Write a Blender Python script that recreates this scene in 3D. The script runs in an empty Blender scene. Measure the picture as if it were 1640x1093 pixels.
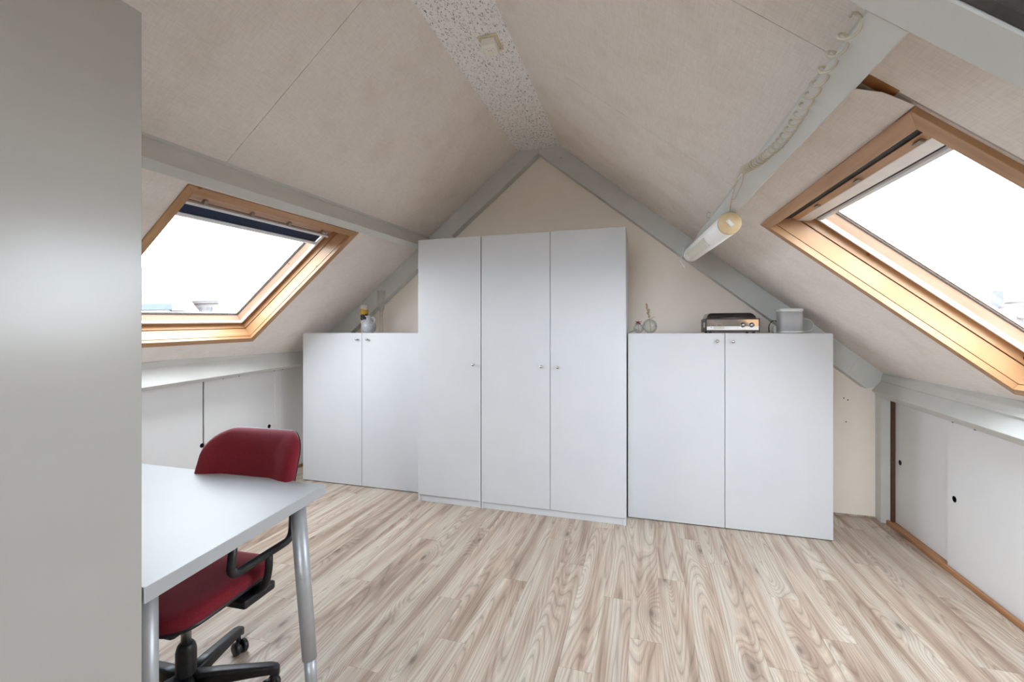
import bpy, bmesh, math, random
from mathutils import Vector, Matrix

random.seed(7)
SC = bpy.context.scene
COL = SC.collection

# ------------------------------------------------------------------ camera
FPX, HOR, YAW, EYE = 706.0, 532.0, math.radians(16.57), 1.305
cam_d = bpy.data.cameras.new('camera')
cam = bpy.data.objects.new('camera', cam_d)
COL.objects.link(cam)
cam.location = (0, 0, EYE)
cam.rotation_euler = (math.pi / 2, 0, YAW)
cam_d.sensor_width = 36
cam_d.lens = 36 * FPX / 1640
cam_d.shift_y = -(546.5 - HOR) / 1640
cam_d.clip_start = 0.02
cam_d.clip_end = 500
SC.camera = cam

# ------------------------------------------------------------------ overcast sky
SKY = 7.5
wd = bpy.data.worlds.new('overcast_sky')
SC.world = wd
wd.use_nodes = True
nt = wd.node_tree
nt.nodes.clear()
wo = nt.nodes.new('ShaderNodeOutputWorld')
bg = nt.nodes.new('ShaderNodeBackground')
tc = nt.nodes.new('ShaderNodeTexCoord')
mp = nt.nodes.new('ShaderNodeMapping')
mp.inputs['Scale'].default_value = (1.6, 1.6, 4.0)
nz = nt.nodes.new('ShaderNodeTexNoise')
nz.inputs['Scale'].default_value = 1.7
nz.inputs['Detail'].default_value = 6
cr = nt.nodes.new('ShaderNodeValToRGB')
cr.color_ramp.elements[0].position = 0.38
cr.color_ramp.elements[0].color = (0.68, 0.81, 0.96, 1)
cr.color_ramp.elements[1].position = 0.6
cr.color_ramp.elements[1].color = (0.92, 0.96, 1.0, 1)
nt.links.new(tc.outputs['Generated'], mp.inputs['Vector'])
nt.links.new(mp.outputs['Vector'], nz.inputs['Vector'])
nt.links.new(nz.outputs['Fac'], cr.inputs['Fac'])
nt.links.new(cr.outputs['Color'], bg.inputs['Color'])
bg.inputs['Strength'].default_value = SKY
nt.links.new(bg.outputs['Background'], wo.inputs['Surface'])

SC.view_settings.view_transform = 'Standard'
SC.view_settings.look = 'None'
SC.view_settings.exposure = 1.10
SC.view_settings.gamma = 1.0
SC.view_settings.use_curve_mapping = False
try:
    SC.cycles.max_bounces = 12
    SC.cycles.diffuse_bounces = 9
    SC.cycles.glossy_bounces = 6
    SC.cycles.transparent_max_bounces = 16
    SC.cycles.sample_clamp_indirect = 6
    SC.cycles.caustics_reflective = False
    SC.cycles.caustics_refractive = False
except Exception:
    pass

# ------------------------------------------------------------------ materials
M = {}


def mat(name, col, rough=0.5, metal=0.0, spec=0.5, coat=0.0):
    m = bpy.data.materials.new(name)
    m.use_nodes = True
    b = m.node_tree.nodes['Principled BSDF']
    b.inputs['Base Color'].default_value = (*col, 1)
    b.inputs['Roughness'].default_value = rough
    b.inputs['Metallic'].default_value = metal
    b.inputs['Specular IOR Level'].default_value = spec
    if coat:
        b.inputs['Coat Weight'].default_value = coat
    M[name] = m
    return m


def node(m, t, **kw):
    n = m.node_tree.nodes.new(t)
    for k, v in kw.items():
        if k in n.inputs:
            n.inputs[k].default_value = v
        else:
            setattr(n, k, v)
    return n


def link(m, a, ai, b, bi):
    m.node_tree.links.new(a.outputs[ai], b.inputs[bi])


def bsdf(m):
    return m.node_tree.nodes['Principled BSDF']


def ramp(m, stops):
    r = m.node_tree.nodes.new('ShaderNodeValToRGB')
    e = r.color_ramp.elements
    while len(e) < len(stops):
        e.new(0.5)
    for i, (p, c) in enumerate(stops):
        e[i].position = p
        e[i].color = (*c, 1)
    return r


def bump(m, src, out, strength, dist=0.002):
    b = node(m, 'ShaderNodeBump')
    b.inputs['Strength'].default_value = strength
    b.inputs['Distance'].default_value = dist
    link(m, src, out, b, 'Height')
    link(m, b, 'Normal', bsdf(m), 'Normal')
    return b


def noisy(name, c1, c2, scale, rough=0.5, stretch=(1, 1, 1), bstr=0.0, lo=0.35, hi=0.65, detail=4, **kw):
    m = mat(name, c1, rough, **kw)
    t = node(m, 'ShaderNodeTexCoord')
    p = node(m, 'ShaderNodeMapping')
    p.inputs['Scale'].default_value = stretch
    n = node(m, 'ShaderNodeTexNoise')
    n.inputs['Scale'].default_value = scale
    n.inputs['Detail'].default_value = detail
    link(m, t, 'Object', p, 'Vector')
    link(m, p, 'Vector', n, 'Vector')
    r = ramp(m, [(lo, c1), (hi, c2)])
    link(m, n, 'Fac', r, 'Fac')
    link(m, r, 'Color', bsdf(m), 'Base Color')
    if bstr:
        bump(m, n, 'Fac', bstr)
    return m


# woven wallpaper on the roof boards: two crossed thread noises plus faint smudges
def wallpaper(name, base, dark):
    m = mat(name, base, 0.85, spec=0.2)
    t = node(m, 'ShaderNodeTexCoord')
    prev = None
    for s in ((240, 18, 240), (22, 240, 22)):
        p = node(m, 'ShaderNodeMapping')
        p.inputs['Scale'].default_value = s
        n = node(m, 'ShaderNodeTexNoise')
        n.inputs['Scale'].default_value = 1.0
        n.inputs['Detail'].default_value = 3
        link(m, t, 'Object', p, 'Vector')
        link(m, p, 'Vector', n, 'Vector')
        if prev is None:
            prev = n
        else:
            ad = node(m, 'ShaderNodeMath', operation='ADD')
            link(m, prev, 'Fac', ad, 0)
            link(m, n, 'Fac', ad, 1)
            prev = ad
    hf = node(m, 'ShaderNodeMath', operation='MULTIPLY')
    hf.inputs[1].default_value = 0.5
    link(m, prev, 0, hf, 0)
    r = ramp(m, [(0.3, dark), (0.6, base)])
    link(m, hf, 0, r, 'Fac')
    sm = node(m, 'ShaderNodeTexNoise')
    sm.inputs['Scale'].default_value = 5.0
    sm.inputs['Detail'].default_value = 5
    link(m, t, 'Object', sm, 'Vector')
    r2 = ramp(m, [(0.30, (0.94, 0.925, 0.91)), (0.52, (1, 1, 1))])
    link(m, sm, 'Fac', r2, 'Fac')
    mx = node(m, 'ShaderNodeMix', data_type='RGBA', blend_type='MULTIPLY')
    mx.inputs[0].default_value = 1.0
    m.node_tree.links.new(r.outputs['Color'], mx.inputs[6])
    m.node_tree.links.new(r2.outputs['Color'], mx.inputs[7])
    m.node_tree.links.new(mx.outputs[2], bsdf(m).inputs['Base Color'])
    bump(m, hf, 0, 0.25, 0.001)
    return m


wallpaper('wallpaper', (0.88, 0.822, 0.775), (0.77, 0.718, 0.677))
noisy('wall_paint', (0.90, 0.815, 0.72), (0.92, 0.835, 0.745), 9, 0.85, bstr=0.05, spec=0.2)
noisy('beam_paint', (0.57, 0.575, 0.545), (0.61, 0.61, 0.58), 6, 0.45, bstr=0.03)
noisy('panel_paint', (0.76, 0.755, 0.75), (0.79, 0.785, 0.78), 3, 0.6, spec=0.3)
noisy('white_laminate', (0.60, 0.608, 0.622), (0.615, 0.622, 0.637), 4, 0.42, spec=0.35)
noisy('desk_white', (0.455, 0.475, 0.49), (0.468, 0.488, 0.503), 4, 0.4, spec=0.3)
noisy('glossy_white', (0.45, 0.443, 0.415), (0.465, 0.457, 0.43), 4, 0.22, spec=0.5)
mat('chrome', (0.50, 0.49, 0.47), 0.12, 1.0)
mat('steel', (0.5, 0.5, 0.49), 0.35, 1.0)
noisy('silver_leg', (0.42, 0.43, 0.45), (0.46, 0.47, 0.49), 30, 0.38, metal=0.35)
noisy('aluminium', (0.68, 0.71, 0.73), (0.73, 0.76, 0.78), 20, 0.4, metal=0.3)
noisy('white_rail', (0.82, 0.82, 0.80), (0.86, 0.86, 0.84), 20, 0.4)
noisy('black_plastic', (0.012, 0.012, 0.014), (0.02, 0.02, 0.022), 60, 0.42)
noisy('black_gap', (0.008, 0.007, 0.006), (0.014, 0.012, 0.01), 20, 0.9)
noisy('bracket_grey', (0.30, 0.275, 0.24), (0.34, 0.31, 0.275), 30, 0.5)
noisy('bracket_light', (0.36, 0.365, 0.37), (0.40, 0.405, 0.41), 20, 0.4, metal=0.2)
noisy('sensor_white', (0.90, 0.86, 0.79), (0.93, 0.89, 0.82), 15, 0.5)
noisy('jamb_brown', (0.085, 0.036, 0.02), (0.11, 0.048, 0.026), 40, 0.6)
noisy('rubber', (0.02, 0.02, 0.02), (0.03, 0.03, 0.03), 60, 0.7)
noisy('navy_blind', (0.012, 0.022, 0.06), (0.016, 0.028, 0.075), 120, 0.8)
noisy('cream_plastic', (0.66, 0.59, 0.40), (0.70, 0.63, 0.45), 15, 0.4)
noisy('tan_cap', (0.58, 0.43, 0.24), (0.64, 0.49, 0.29), 25, 0.5)
noisy('cord_cream', (0.50, 0.44, 0.34), (0.56, 0.50, 0.40), 40, 0.5)
noisy('white_enamel', (0.82, 0.82, 0.80), (0.85, 0.85, 0.83), 10, 0.3)
noisy('lamp_diffuser', (0.66, 0.64, 0.55), (0.72, 0.70, 0.61), 40, 0.35)
noisy('speaker_mesh', (0.46, 0.46, 0.47), (0.56, 0.56, 0.57), 900, 0.7, lo=0.45, hi=0.55)
noisy('ceramic_grey', (0.36, 0.365, 0.385), (0.46, 0.465, 0.48), 45, 0.25)
noisy('record_brown', (0.035, 0.020, 0.016), (0.06, 0.034, 0.027), 30, 0.4, stretch=(1, 8, 8))
noisy('dark_lid', (0.018, 0.017, 0.016), (0.026, 0.024, 0.023), 10, 0.12)
mat('mirror_panel', (0.62, 0.60, 0.58), 0.06, 1.0)
mat('silver_strip', (0.80, 0.80, 0.78), 0.3, 0.4)
noisy('dial_cream', (0.62, 0.61, 0.47), (0.68, 0.67, 0.53), 10, 0.4)
noisy('flower_red', (0.22, 0.012, 0.025), (0.32, 0.02, 0.035), 60, 0.6)
noisy('dried_straw', (0.42, 0.30, 0.17), (0.58, 0.44, 0.28), 120, 0.9)
noisy('dried_green', (0.20, 0.22, 0.13), (0.28, 0.29, 0.18), 90, 0.9)
noisy('dark_backing_shade', (0.045, 0.042, 0.038), (0.06, 0.056, 0.052), 40, 0.7)  # dark backing; also painted shade behind the panels and on the near rafter
noisy('rust', (0.20, 0.11, 0.08), (0.30, 0.18, 0.13), 80, 0.7)
noisy('peg_cream', (0.70, 0.68, 0.60), (0.74, 0.72, 0.64), 20, 0.4)


# red upholstery: fine weave
m = noisy('red_fabric', (0.19, 0.014, 0.024), (0.26, 0.021, 0.034), 380, 0.85, detail=2, spec=0.15)
bsdf(m).inputs['Sheen Weight'].default_value = 0.35
bsdf(m).inputs['Sheen Tint'].default_value = (0.9, 0.45, 0.5, 1)


# pine: long stretched rings and a few knots; axis of the board is its local long axis
def pine(name, light, dark, knot, along):
    m = mat(name, light, 0.36, spec=0.45)
    t = node(m, 'ShaderNodeTexCoord')
    oi = node(m, 'ShaderNodeObjectInfo')
    ad = node(m, 'ShaderNodeVectorMath', operation='ADD')
    sc = node(m, 'ShaderNodeVectorMath', operation='SCALE')
    cb = node(m, 'ShaderNodeCombineXYZ')
    link(m, oi, 'Random', cb, 0)
    link(m, oi, 'Random', cb, 1)
    link(m, oi, 'Random', cb, 2)
    link(m, cb, 0, sc, 0)
    sc.inputs['Scale'].default_value = 17.0
    link(m, t, 'Object', ad, 0)
    link(m, sc, 0, ad, 1)
    p = node(m, 'ShaderNodeMapping')
    s = [34, 34, 34]
    if along == 'y':
        s[1] = 2.2
    else:
        s = [3, 34, 3]
    p.inputs['Scale'].default_value = s
    link(m, ad, 0, p, 'Vector')
    n = node(m, 'ShaderNodeTexNoise')
    n.inputs['Scale'].default_value = 1.0
    n.inputs['Detail'].default_value = 5
    link(m, p, 'Vector', n, 'Vector')
    r = ramp(m, [(0.32, dark), (0.58, light)])
    link(m, n, 'Fac', r, 'Fac')
    v = node(m, 'ShaderNodeTexVoronoi')
    v.inputs['Scale'].default_value = 5.5
    link(m, ad, 0, v, 'Vector')
    kr = ramp(m, [(0.045, (1, 1, 1)), (0.075, (0, 0, 0))])
    link(m, v, 'Distance', kr, 'Fac')
    mx = node(m, 'ShaderNodeMix', data_type='RGBA')
    m.node_tree.links.new(kr.outputs['Color'], mx.inputs[0])
    m.node_tree.links.new(r.outputs['Color'], mx.inputs[6])
    mx.inputs[7].default_value = (*knot, 1)
    m.node_tree.links.new(mx.outputs[2], bsdf(m).inputs['Base Color'])
    return m


pine('pine_y', (0.49, 0.285, 0.145), (0.39, 0.205, 0.092), (0.24, 0.09, 0.035), 'y')
pine('pine_s', (0.49, 0.285, 0.145), (0.39, 0.205, 0.092), (0.24, 0.09, 0.035), 's')
pine('sash_y', (0.60, 0.405, 0.29), (0.52, 0.33, 0.225), (0.30, 0.13, 0.07), 'y')  # pinkish sash wood, lightened to carry the sky's overexposure in its colour
pine('sash_s', (0.60, 0.405, 0.29), (0.52, 0.33, 0.225), (0.30, 0.13, 0.07), 's')
pine('pine_track', (0.42, 0.20, 0.085), (0.30, 0.13, 0.05), (0.16, 0.06, 0.025), 'y')


# oak laminate
def oak():
    m = mat('oak_laminate', (0.5, 0.42, 0.36), 0.42, spec=0.4)
    t = node(m, 'ShaderNodeTexCoord')
    oi = node(m, 'ShaderNodeObjectInfo')
    cb = node(m, 'ShaderNodeCombineXYZ')
    k1 = node(m, 'ShaderNodeMath', operation='MULTIPLY')
    k1.inputs[1].default_value = 41.0
    k2 = node(m, 'ShaderNodeMath', operation='MULTIPLY')
    k2.inputs[1].default_value = 173.0
    link(m, oi, 'Random', k1, 0)
    link(m, oi, 'Random', k2, 0)
    link(m, k1, 0, cb, 0)
    link(m, k2, 0, cb, 1)
    ad = node(m, 'ShaderNodeVectorMath', operation='ADD')
    link(m, t, 'Object', ad, 0)
    link(m, cb, 0, ad, 1)
    # knots
    pk = node(m, 'ShaderNodeMapping')
    pk.inputs['Scale'].default_value = (2.6, 0.95, 1)
    link(m, ad, 0, pk, 'Vector')
    vk = node(m, 'ShaderNodeTexVoronoi', voronoi_dimensions='2D')
    vk.inputs['Scale'].default_value = 1.0
    link(m, pk, 'Vector', vk, 'Vector')
    # contour field: stretched noise bent round the knots
    pf = node(m, 'ShaderNodeMapping')
    pf.inputs['Scale'].default_value = (5.2, 0.36, 1)
    link(m, ad, 0, pf, 'Vector')
    nf = node(m, 'ShaderNodeTexNoise', noise_dimensions='2D')
    nf.inputs['Scale'].default_value = 1.0
    nf.inputs['Detail'].default_value = 1.2
    nf.inputs['Roughness'].default_value = 0.45
    link(m, pf, 'Vector', nf, 'Vector')
    kd = ramp(m, [(0.0, (1, 1, 1)), (0.22, (0, 0, 0))])
    kd.color_ramp.interpolation = 'EASE'
    link(m, vk, 'Distance', kd, 'Fac')
    ka = node(m, 'ShaderNodeMath', operation='MULTIPLY_ADD')
    ka.inputs[1].default_value = 0.13
    link(m, kd, 'Color', ka, 0)
    link(m, nf, 'Fac', ka, 2)
    fr = node(m, 'ShaderNodeMath', operation='MULTIPLY')
    fr.inputs[1].default_value = 210.0
    link(m, ka, 0, fr, 0)
    sn = node(m, 'ShaderNodeMath', operation='SINE')
    link(m, fr, 0, sn, 0)
    s2 = node(m, 'ShaderNodeMath', operation='MULTIPLY_ADD')
    s2.inputs[1].default_value = 0.5
    s2.inputs[2].default_value = 0.5
    link(m, sn, 0, s2, 0)
    # fine fibre
    pg = node(m, 'ShaderNodeMapping')
    pg.inputs['Scale'].default_value = (210, 5, 1)
    link(m, ad, 0, pg, 'Vector')
    ng = node(m, 'ShaderNodeTexNoise', noise_dimensions='2D')
    ng.inputs['Scale'].default_value = 1.0
    ng.inputs['Detail'].default_value = 4
    link(m, pg, 'Vector', ng, 'Vector')
    # broad tone streaks
    pb = node(m, 'ShaderNodeMapping')
    pb.inputs['Scale'].default_value = (16, 0.9, 1)
    link(m, ad, 0, pb, 'Vector')
    nb = node(m, 'ShaderNodeTexNoise', noise_dimensions='2D')
    nb.inputs['Scale'].default_value = 1.0
    nb.inputs['Detail'].default_value = 3
    link(m, pb, 'Vector', nb, 'Vector')
    base = ramp(m, [(0.27, (0.285, 0.205, 0.155)), (0.45, (0.425, 0.33, 0.262)), (0.64, (0.51, 0.44, 0.365))])
    link(m, nb, 'Fac', base, 'Fac')
    rings = ramp(m, [(0.0, (0.76, 0.73, 0.705)), (0.16, (0.97, 0.965, 0.96)), (0.82, (1.0, 1.0, 1.0)), (1.0, (1.12, 1.11, 1.09))])
    link(m, s2, 0, rings, 'Fac')
    fib = ramp(m, [(0.3, (0.86, 0.845, 0.83)), (0.6, (1.04, 1.04, 1.04))])
    link(m, ng, 'Fac', fib, 'Fac')
    mu = None
    cur = base
    curo = 'Color'
    for src in (rings, fib):
        mu = node(m, 'ShaderNodeMix', data_type='RGBA', blend_type='MULTIPLY')
        mu.inputs[0].default_value = 1.0
        m.node_tree.links.new(cur.outputs[curo], mu.inputs[6])
        m.node_tree.links.new(src.outputs['Color'], mu.inputs[7])
        cur, curo = mu, 2
    kc = ramp(m, [(0.0, (0.95, 0.95, 0.95)), (0.018, (0.75, 0.75, 0.75)), (0.035, (0.32, 0.32, 0.32)), (0.11, (0, 0, 0))])
    link(m, vk, 'Distance', kc, 'Fac')
    mk = node(m, 'ShaderNodeMix', data_type='RGBA')
    m.node_tree.links.new(kc.outputs['Color'], mk.inputs[0])
    m.node_tree.links.new(cur.outputs[curo], mk.inputs[6])
    mk.inputs[7].default_value = (0.15, 0.105, 0.08, 1)
    # every plank a little lighter or darker
    hv = node(m, 'ShaderNodeMath', operation='MULTIPLY_ADD')
    hv.inputs[1].default_value = 0.14
    hv.inputs[2].default_value = 0.95
    link(m, oi, 'Random', hv, 0)
    hs = node(m, 'ShaderNodeHueSaturation')
    link(m, hv, 0, hs, 'Value')
    m.node_tree.links.new(mk.outputs[2], hs.inputs['Color'])
    link(m, hs, 'Color', bsdf(m), 'Base Color')
    bump(m, ng, 'Fac', 0.06, 0.0006)
    return m


oak()


# fissured acoustic tile
def acoustic():
    m = mat('acoustic_tile', (0.78, 0.76, 0.74), 0.9, spec=0.1)
    t = node(m, 'ShaderNodeTexCoord')
    p = node(m, 'ShaderNodeMapping')
    p.inputs['Scale'].default_value = (115, 62, 1)
    p.inputs['Rotation'].default_value = (0, 0, 0.25)
    link(m, t, 'Object', p, 'Vector')
    n = node(m, 'ShaderNodeTexNoise', noise_dimensions='2D')
    n.inputs['Scale'].default_value = 1.0
    n.inputs['Detail'].default_value = 2.5
    n.inputs['Distortion'].default_value = 1.2
    link(m, p, 'Vector', n, 'Vector')
    r = ramp(m, [(0.345, (0.33, 0.30, 0.28)), (0.385, (0.93, 0.905, 0.89))])
    link(m, n, 'Fac', r, 'Fac')
    link(m, r, 'Color', bsdf(m), 'Base Color')
    r2 = ramp(m, [(0.34, (0, 0, 0)), (0.42, (1, 1, 1))])
    link(m, n, 'Fac', r2, 'Fac')
    bump(m, r2, 'Color', 0.6, 0.003)


acoustic()


def glass(name, tint=(0.97, 0.98, 0.98), refl=0.06, rough=0.02):
    m = bpy.data.materials.new(name)
    m.use_nodes = True
    n = m.node_tree
    n.nodes.clear()
    o = n.nodes.new('ShaderNodeOutputMaterial')
    mx = n.nodes.new('ShaderNodeMixShader')
    tr = n.nodes.new('ShaderNodeBsdfTransparent')
    tr.inputs['Color'].default_value = (*tint, 1)
    gl = n.nodes.new('ShaderNodeBsdfGlossy')
    gl.inputs['Roughness'].default_value = rough
    lw = n.nodes.new('ShaderNodeLayerWeight')
    lw.inputs['Blend'].default_value = refl
    n.links.new(lw.outputs['Facing'], mx.inputs['Fac'])
    n.links.new(tr.outputs[0], mx.inputs[1])
    n.links.new(gl.outputs[0], mx.inputs[2])
    n.links.new(mx.outputs[0], o.inputs['Surface'])
    M[name] = m


glass('window_glass', (0.97, 0.98, 0.98), 0.04)
glass('vase_glass', (0.965, 0.975, 0.97), 0.16)
glass('flute_glass', (0.965, 0.97, 0.965), 0.14)


# printed tumbler: bands of flat print at their heights
def printed():
    m = mat('tumbler_print', (0.7, 0.66, 0.6), 0.25)
    t = node(m, 'ShaderNodeTexCoord')
    n = node(m, 'ShaderNodeTexNoise')
    n.inputs['Scale'].default_value = 55
    link(m, t, 'Object', n, 'Vector')
    sp = node(m, 'ShaderNodeSeparateXYZ')
    link(m, t, 'Object', sp, 0)
    a = node(m, 'ShaderNodeMath', operation='MULTIPLY_ADD')
    a.inputs[1].default_value = 0.06
    link(m, n, 'Fac', a, 0)
    link(m, sp, 'Z', a, 2)
    k = node(m, 'ShaderNodeMath', operation='MULTIPLY_ADD')
    k.inputs[1].default_value = 1 / 0.245
    k.inputs[2].default_value = -0.12
    link(m, a, 0, k, 0)
    r = ramp(m, [(0.0, (0.55, 0.42, 0.36)), (0.16, (0.42, 0.06, 0.05)), (0.30, (0.60, 0.50, 0.43)),
                 (0.44, (0.62, 0.55, 0.48)), (0.47, (0.03, 0.03, 0.045)), (0.66, (0.62, 0.36, 0.05)), (0.86, (0.70, 0.66, 0.60))])
    r.color_ramp.interpolation = 'CONSTANT'
    link(m, k, 0, r, 'Fac')
    link(m, r, 'Color', bsdf(m), 'Base Color')


printed()
noisy('ext_facade', (0.15, 0.145, 0.142), (0.165, 0.16, 0.155), 3, 0.9)
noisy('ext_dark', (0.10, 0.105, 0.115), (0.12, 0.125, 0.135), 3, 0.9)
noisy('ext_blue', (0.06, 0.078, 0.14), (0.07, 0.09, 0.155), 3, 0.8)
noisy('ext_tile', (0.11, 0.102, 0.10), (0.135, 0.125, 0.122), 2, 0.9)
noisy('ext_zinc', (0.085, 0.09, 0.10), (0.10, 0.105, 0.115), 2, 0.7)
noisy('ext_leaf', (0.13, 0.128, 0.09), (0.15, 0.145, 0.11), 3, 0.9)
noisy('ext_ground', (0.10, 0.10, 0.095), (0.14, 0.14, 0.13), 0.3, 0.95)

# ------------------------------------------------------------------ mesh helpers
ORG = {}


def add_obj(name, verts, faces, material, parent=None, smooth=False, bevel=0.0, seg=1, origin=None):
    """one mesh object; verts are world (or local to a rotated root whose ORG is zero)"""
    verts = [Vector(v) for v in verts]
    if parent is not None:
        o = ORG[parent.name]
    elif origin is not None:
        o = Vector(origin)
    else:
        lo = Vector([min(v[i] for v in verts) for i in range(3)])
        hi = Vector([max(v[i] for v in verts) for i in range(3)])
        o = Vector(((lo.x + hi.x) / 2, (lo.y + hi.y) / 2, lo.z))
    me = bpy.data.meshes.new(name)
    bm = bmesh.new()
    bv = [bm.verts.new(v - o) for v in verts]
    for f in faces:
        try:
            bm.faces.new([bv[i] for i in f])
        except ValueError:
            pass
    bmesh.ops.recalc_face_normals(bm, faces=bm.faces)
    if bevel > 0:
        es = [e for e in bm.edges if len(e.link_faces) == 2 and e.calc_face_angle(0) > 0.6]
        bmesh.ops.bevel(bm, geom=es, offset=bevel, segments=seg, affect='EDGES', profile=0.5)
    bm.to_mesh(me)
    bm.free()
    if smooth:
        me.shade_smooth()
    me.materials.append(M[material])
    ob = bpy.data.objects.new(name, me)
    COL.objects.link(ob)
    if parent is not None:
        ob.parent = parent
        ORG[ob.name] = ORG[parent.name]
    else:
        ob.location = o
        ORG[ob.name] = o
    return ob


BOXF = [(0, 3, 2, 1), (4, 5, 6, 7), (0, 1, 5, 4), (1, 2, 6, 5), (2, 3, 7, 6), (3, 0, 4, 7)]


def boxv(x0, x1, y0, y1, z0, z1):
    return [(x0, y0, z0), (x1, y0, z0), (x1, y1, z0), (x0, y1, z0),
            (x0, y0, z1), (x1, y0, z1), (x1, y1, z1), (x0, y1, z1)]


def box(name, b, material, parent=None, bevel=0.0, seg=1, **kw):
    return add_obj(name, boxv(*b), BOXF, material, parent, bevel=bevel, seg=seg, **kw)


def empty(name, loc, rz=0.0, local=False):
    e = bpy.data.objects.new(name, None)
    COL.objects.link(e)
    e.location = loc
    e.rotation_euler = (0, 0, rz)
    e.empty_display_size = 0.1
    ORG[e.name] = Vector((0, 0, 0)) if local else Vector(loc)
    return e


def tag(o, label, cat=None, group=None, kind=None):
    o['label'] = label
    if cat:
        o['category'] = cat
    if group:
        o['group'] = group
    if kind:
        o['kind'] = kind
    return o


def tube_geo(pts, r, n=8, cap=True):
    pts = [Vector(p) for p in pts]
    rs = r if isinstance(r, (list, tuple)) else [r] * len(pts)
    vs, fs = [], []
    t0 = (pts[1] - pts[0]).normalized()
    up = Vector((0, 0, 1)) if abs(t0.z) < 0.9 else Vector((1, 0, 0))
    nn = t0.cross(up).normalized()
    for i, p in enumerate(pts):
        if i == 0:
            t = t0
        elif i == len(pts) - 1:
            t = (pts[i] - pts[i - 1]).normalized()
        else:
            t = ((pts[i + 1] - p).normalized() + (p - pts[i - 1]).normalized())
            t = t.normalized() if t.length > 1e-6 else t0
        nn = (nn - t * nn.dot(t)).normalized()
        b = t.cross(nn)
        for k in range(n):
            a = 2 * math.pi * k / n
            vs.append(p + (nn * math.cos(a) + b * math.sin(a)) * rs[i])
    for i in range(len(pts) - 1):
        for k in range(n):
            fs.append((i * n + k, i * n + (k + 1) % n, (i + 1) * n + (k + 1) % n, (i + 1) * n + k))
    if cap:
        fs.append(tuple(range(n)))
        fs.append(tuple(range((len(pts) - 1) * n, len(pts) * n)))
    return vs, fs


def tube(name, pts, r, material, parent=None, n=10, **kw):
    v, f = tube_geo(pts, r, n)
    return add_obj(name, v, f, material, parent, smooth=True, **kw)


def smoothpath(pts, radius, steps=6):
    """round the corners of a polyline"""
    pts = [Vector(p) for p in pts]
    out = [pts[0]]
    for i in range(1, len(pts) - 1):
        a = pts[i] + (pts[i - 1] - pts[i]).normalized() * radius
        c = pts[i] + (pts[i + 1] - pts[i]).normalized() * radius
        for k in range(steps + 1):
            t = k / steps
            out.append(a * (1 - t) ** 2 + pts[i] * 2 * t * (1 - t) + c * t * t)
    out.append(pts[-1])
    return out


def lathe(name, prof, center, material, parent=None, n=24, smooth=True, axis='z', **kw):
    """prof: list of (r, h); closed to the axis where r is 0"""
    c = Vector(center)
    vs, fs = [], []
    idx = []
    for r, h in prof:
        if r < 1e-6:
            idx.append([len(vs)])
            vs.append((0, 0, h))
        else:
            idx.append(list(range(len(vs), len(vs) + n)))
            for k in range(n):
                a = 2 * math.pi * k / n
                vs.append((r * math.cos(a), r * math.sin(a), h))
    for i in range(len(prof) - 1):
        A, B = idx[i], idx[i + 1]
        for k in range(n):
            k2 = (k + 1) % n
            if len(A) == 1 and len(B) == 1:
                continue
            if len(A) == 1:
                fs.append((A[0], B[k], B[k2]))
            elif len(B) == 1:
                fs.append((A[k], A[k2], B[0]))
            else:
                fs.append((A[k], A[k2], B[k2], B[k]))
    out = []
    for v in vs:
        x, y, z = v
        if axis == 'z':
            out.append(c + Vector((x, y, z)))
        elif axis == '-y':
            out.append(c + Vector((x, -z, y)))
        elif axis == 'x':
            out.append(c + Vector((z, x, y)))
        elif axis == '-x':
            out.append(c + Vector((-z, x, y)))
        else:                                   # a Vector axis
            ax = Vector(axis).normalized()
            p = ax.orthogonal().normalized()
            q = ax.cross(p)
            out.append(c + p * x + q * y + ax * z)
    return add_obj(name, out, fs, material, parent, smooth=smooth, **kw)


def prism(name, poly, y0, y1, material, parent=None, **kw):
    """poly in (x, z) extruded along y"""
    n = len(poly)
    vs = [(x, y0, z) for x, z in poly] + [(x, y1, z) for x, z in poly]
    fs = [tuple(range(n)), tuple(range(n, 2 * n))] + [(i, (i + 1) % n, n + (i + 1) % n, n + i) for i in range(n)]
    return add_obj(name, vs, fs, material, parent, **kw)


def loft(name, rings, material, parent=None, smooth=True, cap=True, **kw):
    n = len(rings[0])
    vs = [p for r in rings for p in r]
    fs = []
    for i in range(len(rings) - 1):
        for k in range(n):
            fs.append((i * n + k, i * n + (k + 1) % n, (i + 1) * n + (k + 1) % n, (i + 1) * n + k))
    if cap:
        fs.append(tuple(range(n)))
        fs.append(tuple(range((len(rings) - 1) * n, len(rings) * n)))
    return add_obj(name, vs, fs, material, parent, smooth=smooth, **kw)


def rrect(w0, w1, h0, h1, r, n=6):
    """rounded rectangle outline (x, y), x in [w0,w1], y in [h0,h1]"""
    out = []
    for cx, cy, a0 in ((w1 - r, h1 - r, 0), (w0 + r, h1 - r, 90), (w0 + r, h0 + r, 180), (w1 - r, h0 + r, 270)):
        for k in range(n + 1):
            a = math.radians(a0 + 90 * k / n)
            out.append((cx + r * math.cos(a), cy + r * math.sin(a)))
    return out


# ------------------------------------------------------------------ room dimensions
XL, XR = -3.20, 1.61            # faces of the knee walls
YB, YF = 3.68, -1.55            # gable wall, wall behind the camera
RX, RZ, SL = -0.84, 2.987, 0.815
TH = math.atan(SL)
SN, CS = math.sin(TH), math.cos(TH)


def roof(side, u, v, w):
    """u along the ridge (world y), v down the slope from the ridge, w outward through the roof; side -1 left, +1 right"""
    x = v * CS + w * SN
    z = -v * SN + w * CS
    return Vector((RX + side * x, u, RZ + z))


SHEAR = {-1: (0.046, 2.17), 1: (0.033, 1.82)}


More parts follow.
